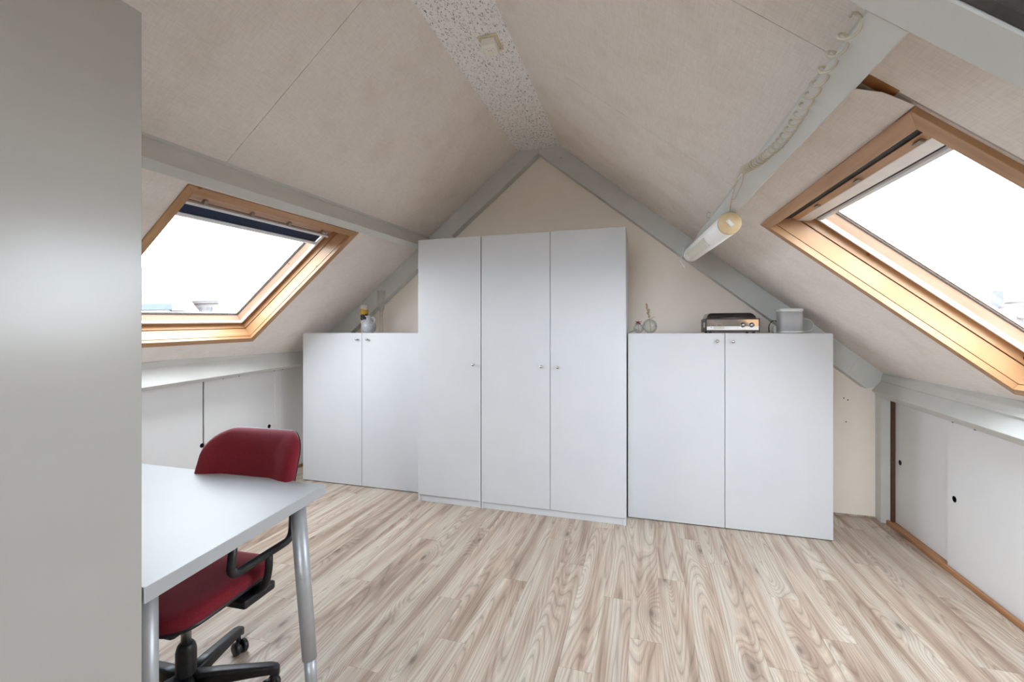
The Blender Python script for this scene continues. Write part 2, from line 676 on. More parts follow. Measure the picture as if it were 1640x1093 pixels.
def wroof(side, u, v, w):
    """same, with the slight skew of the purlins and windows of this old roof"""
    k, uc = SHEAR[side]
    return roof(side, u, v - k * (u - uc), w)


# ------------------------------------------------------------------ floor and planks
floor = box('floor', (XL - 0.1, XR + 0.1, YF - 0.05, YB + 0.05, -0.16, -0.012), 'ext_ground')
tag(floor, 'light oak laminate plank floor running towards the gable wall', kind='structure')
PW, PL = 0.131, 1.285
pcache = {}


def plank(x0, x1, y0, y1):
    key = (round(x1 - x0, 4), round(y1 - y0, 4))
    if key not in pcache:
        w, l = key
        g = 0.0002
        me = bpy.data.meshes.new('plank')
        bm = bmesh.new()
        b = boxv(g, w - g, g, l - g, -0.0115, 0.0)
        bv = [bm.verts.new(p) for p in b]
        for f in BOXF:
            bm.faces.new([bv[i] for i in f])
        top = [e for e in bm.edges if all(abs(v.co.z) < 1e-6 for v in e.verts)]
        bmesh.ops.bevel(bm, geom=top, offset=0.0004, segments=1, affect='EDGES')
        bmesh.ops.recalc_face_normals(bm, faces=bm.faces)
        bm.to_mesh(me)
        bm.free()
        me.materials.append(M['oak_laminate'])
        pcache[key] = me
    o = bpy.data.objects.new('plank', pcache[key])
    COL.objects.link(o)
    o.parent = floor
    o.location = Vector((x0, y0, 0)) - ORG[floor.name]
    return o


x = XL
row = 0
while x < XR - 0.001:
    x1 = min(x + PW, XR)
    y = YF - (row * 0.47 % 1.0 + 0.13 * (row % 3)) % 1.0 * PL
    while y < YB:
        a, b = max(y, YF), min(y + PL, YB)
        if b - a > 0.02:
            plank(x, x1, round(a, 3), round(b, 3))
        y += PL
    x = x1
    row += 1

# ------------------------------------------------------------------ walls
zr = lambda x: RZ - SL * abs(x - RX)
gable = [(XL - 0.1, -0.16), (XR + 0.1, -0.16), (XR + 0.1, zr(XR + 0.1) + 0.1), (RX, RZ + 0.1), (XL - 0.1, zr(XL - 0.1) + 0.1)]
tag(prism('wall_back', gable, YB, YB + 0.12, 'wall_paint'), 'beige gable wall behind the white cabinets', kind='structure')
GX0, GX1, GZ0, GZ1 = -1.76, 0.08, 0.95, 2.2      # unseen window added in the gable behind the camera for fill light
gv, gf = [], []
for y in (YF - 0.12, YF):
    gv += [(x, y, z) for x, z in gable] + [(x, y, z) for x, z in ((GX0, GZ0), (GX1, GZ0), (GX1, GZ1), (GX0, GZ1))]
for b in (0, 9):
    gf += [tuple(b + i for i in q) for q in ((0, 1, 6, 5), (1, 2, 7, 6), (2, 3, 8, 7), (3, 4, 8), (4, 0, 5, 8))]
gf += [(i, (i + 1) % 5, 9 + (i + 1) % 5, 9 + i) for i in range(5)]
gf += [(5 + i, 5 + (i + 1) % 4, 14 + (i + 1) % 4, 14 + i) for i in range(4)]
tag(add_obj('wall_front', gv, gf, 'wall_paint'), 'beige gable wall behind the camera', kind='structure')
gw = empty('fill_window', ((GX0 + GX1) / 2, YF - 0.06, GZ0))
tag(gw, 'unseen wide gable window added behind the camera for fill light', kind='structure')
for b in ((GX0, GX1, GZ0, GZ0 + 0.05), (GX0, GX1, GZ1 - 0.05, GZ1), (GX0, GX0 + 0.05, GZ0 + 0.05, GZ1 - 0.05), (GX1 - 0.05, GX1, GZ0 + 0.05, GZ1 - 0.05),
          (-0.865, -0.815, GZ0 + 0.05, GZ1 - 0.05)):
    box('window_frame', (b[0], b[1], YF - 0.09, YF - 0.03, b[2], b[3]), 'white_rail', gw, bevel=0.003)
for a, b in ((GX0 + 0.05, -0.865), (-0.815, GX1 - 0.05)):
    box('pane', (a, b, YF - 0.064, YF - 0.058, GZ0 + 0.05, GZ1 - 0.05), 'window_glass', gw)
tag(box('wall_left', (XL - 0.14, XL - 0.045, YF - 0.1, YB + 0.1, -0.1, 1.12), 'dark_backing_shade'), 'knee wall carcass on the left, coloured dark as shade behind the panels', kind='structure')  # carcass coloured dark to give the shade seen through the panel gaps
tag(box('wall_right', (XR + 0.05, XR + 0.14, YF - 0.1, YB + 0.1, -0.1, 1.06), 'dark_backing_shade'), 'knee wall carcass on the right, coloured dark as shade behind the panels', kind='structure')  # same dark colour for the shaded cavity on this side

# sliding knee-wall panels
def finger_hole(parent, x, y, z, side):
    lathe('finger_pull', [(0.0, 0.0), (0.0125, 0.0), (0.0145, 0.0016), (0.0165, 0.0012), (0.0165, -0.001), (0.0, -0.001)], (x, y, z), 'black_gap',
          parent, n=20, axis='x' if side < 0 else '-x')['label'] = 'round black finger pull'


def slider(name, side, xf, y0, y1, z0, z1, holes, label):
    if side < 0:
        o = box(name, (xf - 0.014, xf, y0, y1, z0, z1), 'panel_paint', bevel=0.001)
    else:
        o = box(name, (xf, xf + 0.014, y0, y1, z0, z1), 'panel_paint', bevel=0.001)
    tag(o, label, kind='structure')
    for y, z in holes:
        finger_hole(o, xf, y, z, side)
    return o


slider('door_1', -1, XL + 0.0, 2.549, 3.216, 0.02, 0.99, [(2.617, 0.433), (3.153, 0.463)], 'white sliding knee wall panel behind the red chair')
slider('door_2', -1, XL - 0.004, 1.35, 2.538, 0.02, 0.97, [(2.531, 0.444)], 'white sliding knee wall panel behind the desk on the left')
slider('door_5', -1, XL - 0.0, -0.2, 1.34, 0.02, 0.93, [(0.0, 0.44)], 'white sliding knee wall panel hidden by the tall wardrobe')
tag(box('trim_1', (XL - 0.04, XL + 0.004, 3.216, YB, 0.0, 1.02), 'panel_paint'), 'white fixed strip of the left knee wall beside the low cabinet', kind='structure')
slider('door_3', 1, XR + 0.026, 2.98, 3.60, 0.018, 0.93, [(3.542, 0.436)], 'narrow white sliding panel of right knee wall next to the corner post')
slider('door_4', 1, XR - 0.002, 1.75, 3.015, 0.018, 0.90, [(2.957, 0.403)], 'wide white sliding panel at the right edge of the photo')
slider('door_6', 1, XR + 0.02, 0.5, 1.80, 0.018, 0.88, [], 'white sliding panel of right knee wall outside the view')
# wooden tracks
for nm, a, b, yy0, yy1, lab in (('baseboard_left', XL - 0.044, XL + 0.022, YF, YB, 'brown wooden sliding track along the left knee wall'),
                      ('baseboard_right', XR - 0.018, XR + 0.048, YF, 3.615, 'brown wooden sliding track along the right knee wall')):
    o = box(nm, (a, b, yy0, yy1, 0.0, 0.016), 'pine_track', bevel=0.0015)
    tag(o, lab, kind='structure')
    if nm == 'baseboard_left':
        box('track_lip', (b - 0.012, b + 0.006, YF, YB, 0.0, 0.026), 'pine_track', o, bevel=0.002)
    else:
        box('track_lip', (a - 0.008, a + 0.010, YF, 3.6, 0.0, 0.026), 'pine_track', o, bevel=0.002)
# skirting at the back wall on the right
tag(box('baseboard_back', (1.10, 1.58, YB - 0.010, YB, 0.0, 0.014), 'oak_laminate', bevel=0.001), 'thin oak strip at the foot of the gable wall', kind='structure')
# corner post and dark wooden jamb
tag(box('trim_2', (1.555, 1.612, 3.605, YB, 0.0, 0.95), 'beam_paint', bevel=0.002), 'grey green painted corner post at the right end of the gable wall', kind='structure')
tag(box('trim_3', (1.614, 1.66, 3.598, 3.64, 0.016, 0.95), 'jamb_brown', bevel=0.001), 'narrow brown jamb between corner post and sliding panel', kind='structure')

# ------------------------------------------------------------------ roof slabs, windows cut out
WIN = {-1: dict(u0=1.55, u1=2.782, v0=1.531, v1=2.802), 1: dict(u0=1.222, u1=2.436, v0=1.829, v1=3.092)}


def holed(side, ua, ub, va, vb, hole, w0, w1):
    """rectangle (ua..ub, va..vb) with a skewed rectangular hole, between w0 and w1"""
    hu0, hu1, hv0, hv1 = hole
    O = [(ua, va), (ub, va), (ub, vb), (ua, vb)]
    vs, fs = [], []
    for w in (w0, w1):
        vs += [roof(side, u, v, w) for u, v in O]
        vs += [wroof(side, u, v, w) for u, v in ((hu0, hv0), (hu1, hv0), (hu1, hv1), (hu0, hv1))]
    for i in range(4):
        j = (i + 1) % 4
        fs.append((i, j, 4 + j, 4 + i))
        fs.append((8 + i, 8 + j, 12 + j, 12 + i))
        fs.append((i, j, 8 + j, 8 + i))
        fs.append((4 + i, 4 + j, 12 + j, 12 + i))
    return vs, fs


def slab(side, ua, ub, va, vb, w0, w1):
    vs = [roof(side, u, v, w) for w in (w0, w1) for u, v in ((ua, va), (ub, va), (ub, vb), (ua, vb))]
    return vs, BOXF


VE = {-1: 3.25, 1: 3.32}     # eaves: v where the roof goes behind the knee walls
cv, cf = [], []
for s in (-1, 1):
    W = WIN[s]
    h = (W['u0'] + 0.02, W['u1'] - 0.02, W['v0'] + 0.02, W['v1'] - 0.02)
    v, f = holed(s, YF - 0.1, YB + 0.1, 0.0, VE[s] + 0.15, h, 0.013, 0.19)
    cf += [tuple(i + len(cv) for i in q) for q in f]
    cv += v
ceiling = add_obj('ceiling', cv, cf, 'dark_backing_shade', origin=(RX, 1.0, 0.9))
tag(ceiling, 'sloping attic roof lined with pale wallpapered boards', kind='structure')


def cpanel(geo, material='wallpaper'):
    return add_obj('ceiling_panel', geo[0], geo[1], material, ceiling, bevel=0.0)


G = 0.0012
# upper boards, left and right, split where the joints show
for a, b in ((YF, 0.42), (0.42, 1.63), (1.63, YB)):
    cpanel(slab(-1, a + G, b - G, 0.20, 1.46, 0.0, 0.012))
for a, b in ((YF, 0.16), (0.16, 1.206), (1.206, 2.24), (2.24, 3.28), (3.28, YB)):
    cpanel(slab(1, a + G, b - G, 0.20, 1.67, 0.0, 0.012))
W = WIN[-1]
cpanel(holed(-1, 1.0, YB, 1.462, VE[-1], (W['u0'] + 0.02, W['u1'] - 0.02, W['v0'] + 0.02, W['v1'] - 0.02), 0.0, 0.012))
cpanel(slab(-1, YF, 0.999, 1.462, VE[-1], 0.0, 0.012))
W = WIN[1]
# right lower boards: the near one stops where the paper has come loose beside the window corner
cpanel(holed(1, 1.214, YB, 1.672, VE[1], (W['u0'] + 0.02, W['u1'] - 0.02, W['v0'] + 0.02, W['v1'] - 0.02), 0.0, 0.012))
cpanel(slab(1, YF, 1.205, 1.672, VE[1], -0.002, 0.012))
# curled paper edge and bare wood behind it
cv2, cf2 = [], []
NU, NV = 5, 10
for j in range(NV + 1):
    v = 1.70 + (1.845 - 1.70) * j / NV
    lift = 0.020 * (1 - j / NV) ** 1.2 + 0.004
    cut = 0.030 * max(0.0, 1 - j / 5.0)
    for i in range(NU + 1):
        t = i / NU
        u = 1.30 - (0.09 - cut) * t
        cv2.append(roof(1, u, v, -0.0032 - lift * t * t))
for j in range(NV):
    for i in range(NU):
        a = j * (NU + 1) + i
        cf2.append((a, a + 1, a + NU + 2, a + NU + 1))
nb = len(cv2)
cv2 += [p + Vector((0.0008, 0, 0.0008)) for p in cv2[:nb]]
cf2 += [tuple(nb + i for i in reversed(q)) for q in cf2[:]]
o = add_obj('loose_paper', cv2, cf2, 'wallpaper', ceiling, smooth=True)
o['label'] = 'curled loose edge of wallpaper beside the right skylight'
add_obj('bare_wood', *slab(1, 1.20, 1.236, 1.70, 1.80, -0.0028, 0.0), 'pine_track', ceiling)['label'] = 'bare brown wood behind the loose paper'

# ridge boards of fissured acoustic tile
for a, b in ((YF, -0.2), (-0.2, 1.11), (1.11, 2.42), (2.42, 3.605)):
    v = boxv(-1.03, -0.642, a + 0.001, b - 0.001, 2.838, 2.853)
    add_obj('acoustic_tile', v, BOXF, 'acoustic_tile', ceiling, bevel=0.0008)

# ------------------------------------------------------------------ rafters and purlins
nT = [3]


def beam(geo, label, material='beam_paint'):
    nT[0] += 1
    o = add_obj('trim_%d' % nT[0], geo[0], geo[1], material, bevel=0.002)
    return tag(o, label, kind='structure')


def bolt(parent, p, axis, r=0.009):
    lathe('bolt_head', [(0.0, 0.004), (r * 0.6, 0.004), (r, 0.0), (r, -0.003), (0, -0.003)], p, 'beam_paint', parent, n=8, axis=axis)


for s, nm in ((-1, 'left'), (1, 'right')):
    # gable rafter, mitred at the ridge
    vs = []
    for w in (-0.145, 0.0):
        vtop = -w * SN / CS * 1.0
        for u in (3.60, YB):
            vs.append((s, u, vtop + 0.0, w))
    D = 0.145
    pts = []
    for u in (3.60, YB):
        pts += [roof(s, u, 0.0, 0.0), roof(s, u, VE[s] - 0.12, 0.0), roof(s, u, VE[s] - 0.12 - (0.10 if s > 0 else 0.0), -D), roof(s, u, 0.0, 0.0) + Vector((s * 0.001, 0, -D / CS))]
    o = beam((pts, [(0, 1, 2, 3), (4, 5, 6, 7), (0, 1, 5, 4), (1, 2, 6, 5), (2, 3, 7, 6), (3, 0, 4, 7)]),
             'grey green painted rafter up the %s half of the gable wall' % nm)
    for v in ((0.32, 1.32, 2.2) if s < 0 else (0.30, 1.55, 2.45, 2.98)):
        bolt(o, roof(s, 3.598, v, -0.07), '-y', 0.008)
    # rafter over the camera
    pts = []
    for u in (0.776, 0.857):
        pts += [roof(s, u, 0.0, 0.0), roof(s, u, VE[s] - 0.1, 0.0), roof(s, u, VE[s] - 0.1, -D), roof(s, u, 0, 0) + Vector((s * 0.001, 0, -D / CS))]
    o = beam((pts, [(0, 1, 2, 3), (4, 5, 6, 7), (0, 1, 5, 4), (1, 2, 6, 5), (2, 3, 7, 6), (3, 0, 4, 7)]),
             'grey painted rafter overhead nearest the camera on the %s slope' % nm)
    if s > 0:  # added dark sheet: shade on the rafter's near face, put in as colour
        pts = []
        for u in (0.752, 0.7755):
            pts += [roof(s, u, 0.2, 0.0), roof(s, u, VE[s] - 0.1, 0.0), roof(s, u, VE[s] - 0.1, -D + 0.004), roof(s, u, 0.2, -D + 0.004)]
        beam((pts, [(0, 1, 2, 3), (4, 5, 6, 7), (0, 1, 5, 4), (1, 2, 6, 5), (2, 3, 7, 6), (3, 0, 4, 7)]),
             'dark sheet added as painted shade on the near side of the overhead rafter, top right corner', 'dark_backing_shade')
        lathe('bolt_head', [(0, 0.004), (0.007, 0.003), (0.008, 0.0), (0, -0.002)], roof(1, 0.815, 1.615, -0.1455), 'rust', o, n=10, axis=tuple(roof(1, 0, 0, -1) - roof(1, 0, 0, 0)))

# middle purlins: (v of ridge-side face near, far), depth, width
def purlin(side, va, ya, vb, yb, depth, wid, label):
    def vv(u):
        return va + (vb - va) * (u - ya) / (yb - ya)
    pts = []
    for u in (0.858, 3.60):
        pts += [roof(side, u, vv(u), 0.0), roof(side, u, vv(u) + wid, 0.0), roof(side, u, vv(u) + wid, -depth), roof(side, u, vv(u), -depth)]
    o = beam((pts, [(0, 1, 2, 3), (4, 5, 6, 7), (0, 1, 5, 4), (1, 2, 6, 5), (2, 3, 7, 6), (3, 0, 4, 7)]), label)
    # cover strip on the ridge side where the boards meet the purlin
    pts = []
    for u in (0.858, 3.60):
        pts += [roof(side, u, vv(u) - 0.012, 0.0), roof(side, u, vv(u) + 0.001, 0.0), roof(side, u, vv(u) + 0.001, -0.014), roof(side, u, vv(u) - 0.006, -0.012)]
    add_obj('cover_strip', pts, [(0, 1, 2, 3), (4, 5, 6, 7), (0, 1, 5, 4), (1, 2, 6, 5), (2, 3, 7, 6), (3, 0, 4, 7)], 'beam_paint', o)
    # rear bay
    return o


purlin(-1, 1.405, 1.27, 1.318, 3.58, 0.158, 0.052, 'grey painted purlin above the left skylight')
pr = purlin(1, 1.655, 0.86, 1.590, 2.85, 0.142, 0.072, 'grey painted purlin carrying the tube lamp above the right skylight')
# metal hook on the purlin
hp = roof(1, 2.55, 1.60, -0.085)
hk = tube('screw_hook', [hp + Vector((0.03, 0, 0.0)), hp + Vector((0.0, 0, 0.0)), hp + Vector((-0.014, 0, 0.004)), hp + Vector((-0.024, 0, 0.015)),
                         hp + Vector((-0.022, 0, 0.028)), hp + Vector((-0.012, 0, 0.034)), hp + Vector((-0.004, 0, 0.028))], 0.0022, 'steel', pr, n=6)
hk['label'] = 'small bent metal hook'


# eaves purlins
def eaves(side, sec, yref, slope, y0, y1, label):
    """sec: list of (x, z) at y = yref, rising by slope per metre"""
    n = len(sec)
    vs = []
    for y in (y0, y1):
        vs += [(x, y, z + slope * (y - yref)) for x, z in sec]
    fs = [tuple(range(n)), tuple(range(n, 2 * n))] + [(i, (i + 1) % n, n + (i + 1) % n, n + i) for i in range(n)]
    return beam((vs, fs), label)


eR = eaves(1, [(1.64, 1.02), (1.56, 0.972), (1.552, 0.931), (1.50, 0.861), (1.555, 0.815), (1.66, 0.815)], 2.4, 0.034, -1.5, 3.60,
           'pale grey eaves beam on top of the right knee wall')
eL = eaves(-1, [(-3.24, 1.10), (-3.14, 1.098), (-3.128, 1.060), (-3.05, 0.948), (-3.082, 0.922), (-3.24, 0.922)], 2.0, 0.042, -1.5, 3.60,
           'pale grey eaves beam on top of the left knee wall')
# filler board seen as a bluish strip between beam and ceiling on the right
for a, b in ((0.0, 2.75), (2.753, 3.58)):
    pts = []
    for y in (a, b):
        d = 0.034 * (y - 2.4)
        k = 0.010 if b < 3 else 0.004
        pts += [(1.640, y, 1.00 + d), (1.568, y, 0.962 + d), (1.549 - k, y, 0.930 + d + k * 0.9), (1.552, y, 0.925 + d), (1.64, y, 0.95 + d)]
    add_obj('cover_strip', pts, [(0, 1, 2, 3, 4), (5, 6, 7, 8, 9)] + [(i, (i + 1) % 5, 5 + (i + 1) % 5, 5 + i) for i in range(5)], 'beam_paint', eR)
for y in (2.70, 2.86):
    d = 0.034 * (y - 2.4)
    lathe('screw', [(0, 0.003), (0.004, 0.002), (0.005, 0), (0, -0.001)], (1.548, y, 0.818 + d), 'black_plastic', eR, n=8, axis=(-0.6, 0, -0.8))
for y in (2.60, 2.74, 3.09, 3.18):
    d = 0.042 * (y - 2.0)
    lathe('screw', [(0, 0.003), (0.004, 0.002), (0.005, 0), (0, -0.001)], (-3.078, y, 0.922 + d), 'black_plastic', eL, n=8, axis=(0.6, 0, -0.8))
# steel nail plate joining rafter and eaves beam
o = add_obj('joint_plate', [roof(1, 3.596, 2.93, -0.015), roof(1, 3.596, 3.06, -0.015), roof(1, 3.596, 3.07, -0.11), roof(1, 3.596, 2.95, -0.12),
                            roof(1, 3.6, 2.93, -0.015), roof(1, 3.6, 3.06, -0.015), roof(1, 3.6, 3.07, -0.11), roof(1, 3.6, 2.95, -0.12)], BOXF, 'beam_paint', eR)
# nail holes left in the gable wall beside the corner post
wb = bpy.data.objects['wall_back']
for px, py in ((1351.5, 638), (1358, 641), (1355, 676)):
    u_ = (px - 820) / FPX
    t_ = YB / (math.cos(YAW) + u_ * math.sin(YAW))
    lathe('nail_hole', [(0, 0.0006), (0.0035, 0.0006), (0.0045, 0.0), (0, -0.0005)], (t_ * (-math.sin(YAW) + u_ * math.cos(YAW)), YB, EYE + t_ * (HOR - py) / FPX), 'black_gap', wb, n=8, axis='-y')

# ------------------------------------------------------------------ skylights
def ring_side(side, W, k, prof):
    """one mitred side of a rectangular ring; prof is a closed polygon of (inset, w)"""
    u0, u1, v0, v1 = W['u0'], W['u1'], W['v0'], W['v1']
    n = len(prof)
    A, B = [], []
    for i, w in prof:
        c = [(u0 + i, v0 + i), (u1 - i, v0 + i), (u1 - i, v1 - i), (u0 + i, v1 - i)]
        a, b = c[k], c[(k + 1) % 4]
        A.append(wroof(side, a[0], a[1], w))
        B.append(wroof(side, b[0], b[1], w))
    fs = [tuple(range(n)), tuple(range(n, 2 * n))] + [(i, (i + 1) % n, n + (i + 1) % n, n + i) for i in range(n)]
    return A + B, fs


def ubar(side, u0, u1, prof):
    """bar along u with profile of (v, w)"""
    n = len(prof)
    vs = [wroof(side, u0, v, w) for v, w in prof] + [wroof(side, u1, v, w) for v, w in prof]
    fs = [tuple(range(n)), tuple(range(n, 2 * n))] + [(i, (i + 1) % n, n + (i + 1) % n, n + i) for i in range(n)]
    return vs, fs


def skylight(name, side, label, navy):
    W = WIN[side]
    uc, vc = (W['u0'] + W['u1']) / 2, (W['v0'] + W['v1']) / 2
    e = empty(name, wroof(side, uc, W['v1'], 0))
    tag(e, label, kind='structure')
    pr = -0.008 if side < 0 else -0.014
    cw = 0.046 if side < 0 else 0.044
    for k in range(4):
        woodmat = 'pine_y' if k in (0, 2) else 'pine_s'
        c = ring_side(side, W, k, [(0.0, pr), (cw, pr), (cw, 0.014), (0.0, 0.014)])
        add_obj('casing', *c, woodmat, e, bevel=0.001)
        li = cw + 0.003
        c = ring_side(side, W, k, [(0.021, 0.015), (li, 0.015), (li + 0.004, 0.082), (0.021, 0.082)])
        add_obj('lining', *c, woodmat, e)
        c = ring_side(side, W, k, [(0.021, 0.086), (li + 0.009, 0.086), (li + 0.009, 0.140), (li + 0.0, 0.150), (li + 0.0, 0.19), (0.021, 0.19)])
        add_obj('window_frame', *c, woodmat, e)
        a = li + 0.012
        c = ring_side(side, W, k, [(a + 0.002, 0.128), (a + 0.030, 0.128), (a + 0.036, 0.135), (a + 0.058, 0.166), (a + 0.058, 0.185), (a + 0.002, 0.185)])
        sash = add_obj('sash', *c, 'sash_y' if k in (0, 2) else 'sash_s', e, bevel=0.0008)
        if k != 0:
            c = ring_side(side, W, k, [(a + 0.024, 0.115), (a + 0.035, 0.115), (a + 0.038, 0.132), (a + 0.024, 0.1285)])
            add_obj('blind_rail', *c, 'white_rail', sash)
        c = ring_side(side, W, k, [(a + 0.052, 0.1655), (a + 0.062, 0.1655), (a + 0.062, 0.170), (a + 0.052, 0.170)])
        add_obj('gasket', *c, 'rubber', sash)
        c = ring_side(side, W, k, [(a + 0.046, 0.176), (a + 0.070, 0.176), (a + 0.066, 0.186), (a + 0.0, 0.20), (a - 0.01, 0.20)])
        add_obj('flashing', *c, 'aluminium', e)
        # dark groove between frame and sash
        c = ring_side(side, W, k, [(li + 0.0, 0.150), (a + 0.02, 0.150), (a + 0.02, 0.16), (li, 0.16)])
        add_obj('gap_seal', *c, 'black_gap', e)
    i = cw + 0.015 + 0.05
    q = [(W['u0'] + i, W['v0'] + i), (W['u1'] - i, W['v0'] + i), (W['u1'] - i, W['v1'] - i), (W['u0'] + i, W['v1'] - i)]
    add_obj('pane', [wroof(side, u, v, 0.172) for u, v in q] + [wroof(side, u, v, 0.1755) for u, v in q], BOXF, 'window_glass', e)
    v0 = W['v0']
    if navy:
        # ventilation bar on three brackets, navy roller blind let down a little
        add_obj('ventilation_bar', *ubar(side, W['u0'] + 0.075, W['u1'] - 0.085, [(v0 + 0.163, 0.088), (v0 + 0.181, 0.088), (v0 + 0.183, 0.108), (v0 + 0.163, 0.108)]), 'aluminium', e, bevel=0.002)
        for t in (0.13, 0.40, 0.66, 0.94):
            u = W['u0'] + 0.09 + t * (W['u1'] - W['u0'] - 0.18)
            add_obj('bracket', *ubar(side, u - 0.009, u + 0.009, [(v0 + 0.14, 0.100), (v0 + 0.165, 0.094), (v0 + 0.165, 0.112), (v0 + 0.14, 0.13)]), 'bracket_grey', e)
        add_obj('top_rail', *ubar(side, W['u0'] + 0.06, W['u1'] - 0.06, [(v0 + 0.06, 0.122), (v0 + 0.150, 0.112), (v0 + 0.172, 0.124), (v0 + 0.172, 0.160), (v0 + 0.06, 0.160)]), 'sash_y', e)
        ub0, ub1 = W['u0'] + 0.105, W['u1'] - 0.105
        rb = add_obj('roller_blind', *ubar(side, ub0, ub1, [(v0 + 0.173, 0.126), (v0 + 0.272, 0.131), (v0 + 0.272, 0.1345), (v0 + 0.173, 0.1295)]), 'navy_blind', e)
        rb['label'] = 'navy roller blind let down a hand wide'
        add_obj('blind_bottom_bar', *ubar(side, ub0 - 0.006, ub1 + 0.006, [(v0 + 0.270, 0.126), (v0 + 0.285, 0.122), (v0 + 0.298, 0.128), (v0 + 0.298, 0.138), (v0 + 0.270, 0.138)]), 'aluminium', rb)
    else:
        add_obj('slot_shade_bar', *ubar(side, W['u0'] + 0.052, W['u1'] - 0.052, [(v0 + 0.050, 0.030), (v0 + 0.090, 0.082), (v0 + 0.090, 0.125), (v0 + 0.050, 0.125)]), 'black_gap', e)  # solid black bar: shade of the gap above the sash, as colour
        add_obj('top_rail', *ubar(side, W['u0'] + 0.070, W['u1'] - 0.065, [(v0 + 0.082, 0.066), (v0 + 0.112, 0.076), (v0 + 0.112, 0.125), (v0 + 0.082, 0.125)]), 'pine_y', e, bevel=0.002)
        add_obj('ventilation_bar', *ubar(side, W['u0'] + 0.080, W['u1'] - 0.048, [(v0 + 0.106, 0.078), (v0 + 0.114, 0.078), (v0 + 0.158, 0.106), (v0 + 0.158, 0.122), (v0 + 0.106, 0.118)]), 'aluminium', e, bevel=0.001)
        for t in (0.12, 0.45, 0.78):
            u = W['u0'] + 0.1 + t * (W['u1'] - W['u0'] - 0.2)
            add_obj('bracket', *ubar(side, u - 0.016, u + 0.016, [(v0 + 0.094, 0.061), (v0 + 0.109, 0.067), (v0 + 0.109, 0.09), (v0 + 0.094, 0.09)]), 'bracket_grey', e, bevel=0.002)
        cs = add_obj('blind_cassette', *ubar(side, W['u0'] + 0.098, W['u1'] - 0.098, [(v0 + 0.163, 0.108), (v0 + 0.172, 0.110), (v0 + 0.190, 0.124), (v0 + 0.190, 0.145), (v0 + 0.163, 0.145)]), 'bracket_light', e, bevel=0.001)
        add_obj('cassette_slot', *ubar(side, W['u0'] + 0.098, W['u1'] - 0.098, [(v0 + 0.158, 0.116), (v0 + 0.164, 0.116), (v0 + 0.164, 0.14), (v0 + 0.158, 0.14)]), 'black_gap', cs)
        # bolt hole near the bottom of the far frame side
        lathe('latch_socket', [(0, 0.002), (0.008, 0.002), (0.011, 0.0), (0, -0.001)], wroof(side, W['u1'] - cw - 0.012, W['v1'] - 0.10, 0.112), 'black_plastic', e, n=14, axis='-y')
    return e


skylight('window_1', -1, 'pine roof window on the left slope with a navy roller blind', True)
skylight('window_2', 1, 'pine roof window on the right slope with a grey blind cassette', False)
for s in (-1, 1):                       # sampling portals: tell the renderer where daylight enters
    W = WIN[s]
    ld = bpy.data.lights.new('window_portal', 'AREA')
    ld.shape = 'RECTANGLE'
    ld.size = W['v1'] - W['v0'] - 0.2
    ld.size_y = W['u1'] - W['u0'] - 0.2
    ld.cycles.is_portal = True
    lo = bpy.data.objects.new('window_portal', ld)
    COL.objects.link(lo)
    p = wroof(s, (W['u0'] + W['u1']) / 2, (W['v0'] + W['v1']) / 2, 0.21)
    zax = Vector((s * SN, 0, CS))       # lamp shines along its -z, into the room
    xax = Vector((s * CS, 0, -SN))
    yax = zax.cross(xax)
    mtx = Matrix((xax, yax, zax)).transposed().to_4x4()
    mtx.translation = p
    lo.matrix_world = mtx
ld = bpy.data.lights.new('window_portal', 'AREA')  # portal for the added gable window
ld.shape = 'RECTANGLE'
ld.size, ld.size_y = GX1 - GX0, GZ1 - GZ0
ld.cycles.is_portal = True
lo = bpy.data.objects.new('window_portal', ld)
COL.objects.link(lo)
lo.location = ((GX0 + GX1) / 2, YF - 0.125, (GZ0 + GZ1) / 2)
lo.rotation_euler = (math.pi / 2, 0, math.pi)

# ------------------------------------------------------------------ cabinets
def knob(parent, x, y, z):
    lathe('knob', [(0.0, 0.026), (0.0085, 0.0255), (0.0105, 0.022), (0.0095, 0.016), (0.005, 0.012), (0.0042, 0.004), (0.006, 0.0), (0, 0)], (x, y, z), 'chrome', parent, n=20, axis='-y')['label'] = 'small round chrome knob'


def cabinet(name, x0, x1, yf, yb, z0, z1, doors, knobs, label, cat, plinth=0.0, shell='white_laminate', lid=True):
    """front face of the doors at y = yf; doors: list of x edges"""
    e = empty(name, ((x0 + x1) / 2, (yf + yb) / 2, 0))
    tag(e, label, cat)
    dt = 0.018
    box('body', (x0 + 0.001, x1 - 0.001, yf + dt + 0.002, yb, z0, z1), shell, e, bevel=0.001)
    if plinth:
        box('plinth', (x0 + 0.018, x1 - 0.018, yf + dt + 0.004 - 0.012, yf + dt + 0.004, 0.0, plinth - 0.004), shell, e, bevel=0.001)
        for xa in (x0 + 0.001, x1 - 0.019):
            box('side_foot', (xa, xa + 0.018, yf + 0.002, yf + dt + 0.004, 0.0, plinth - 0.003), shell, e, bevel=0.001)
    for i in range(len(doors) - 1):
        a, b = doors[i], doors[i + 1]
        dz0 = plinth if plinth else z0 + 0.002
        d = box('door', (a + 0.0017, b - 0.0017, yf, yf + dt, dz0, z1 - (0.0 if plinth else 0.004)), shell, e, bevel=0.0012)
        for kx, kz in knobs:
            if a < kx < b:
                knob(d, kx, yf, kz)
    return e


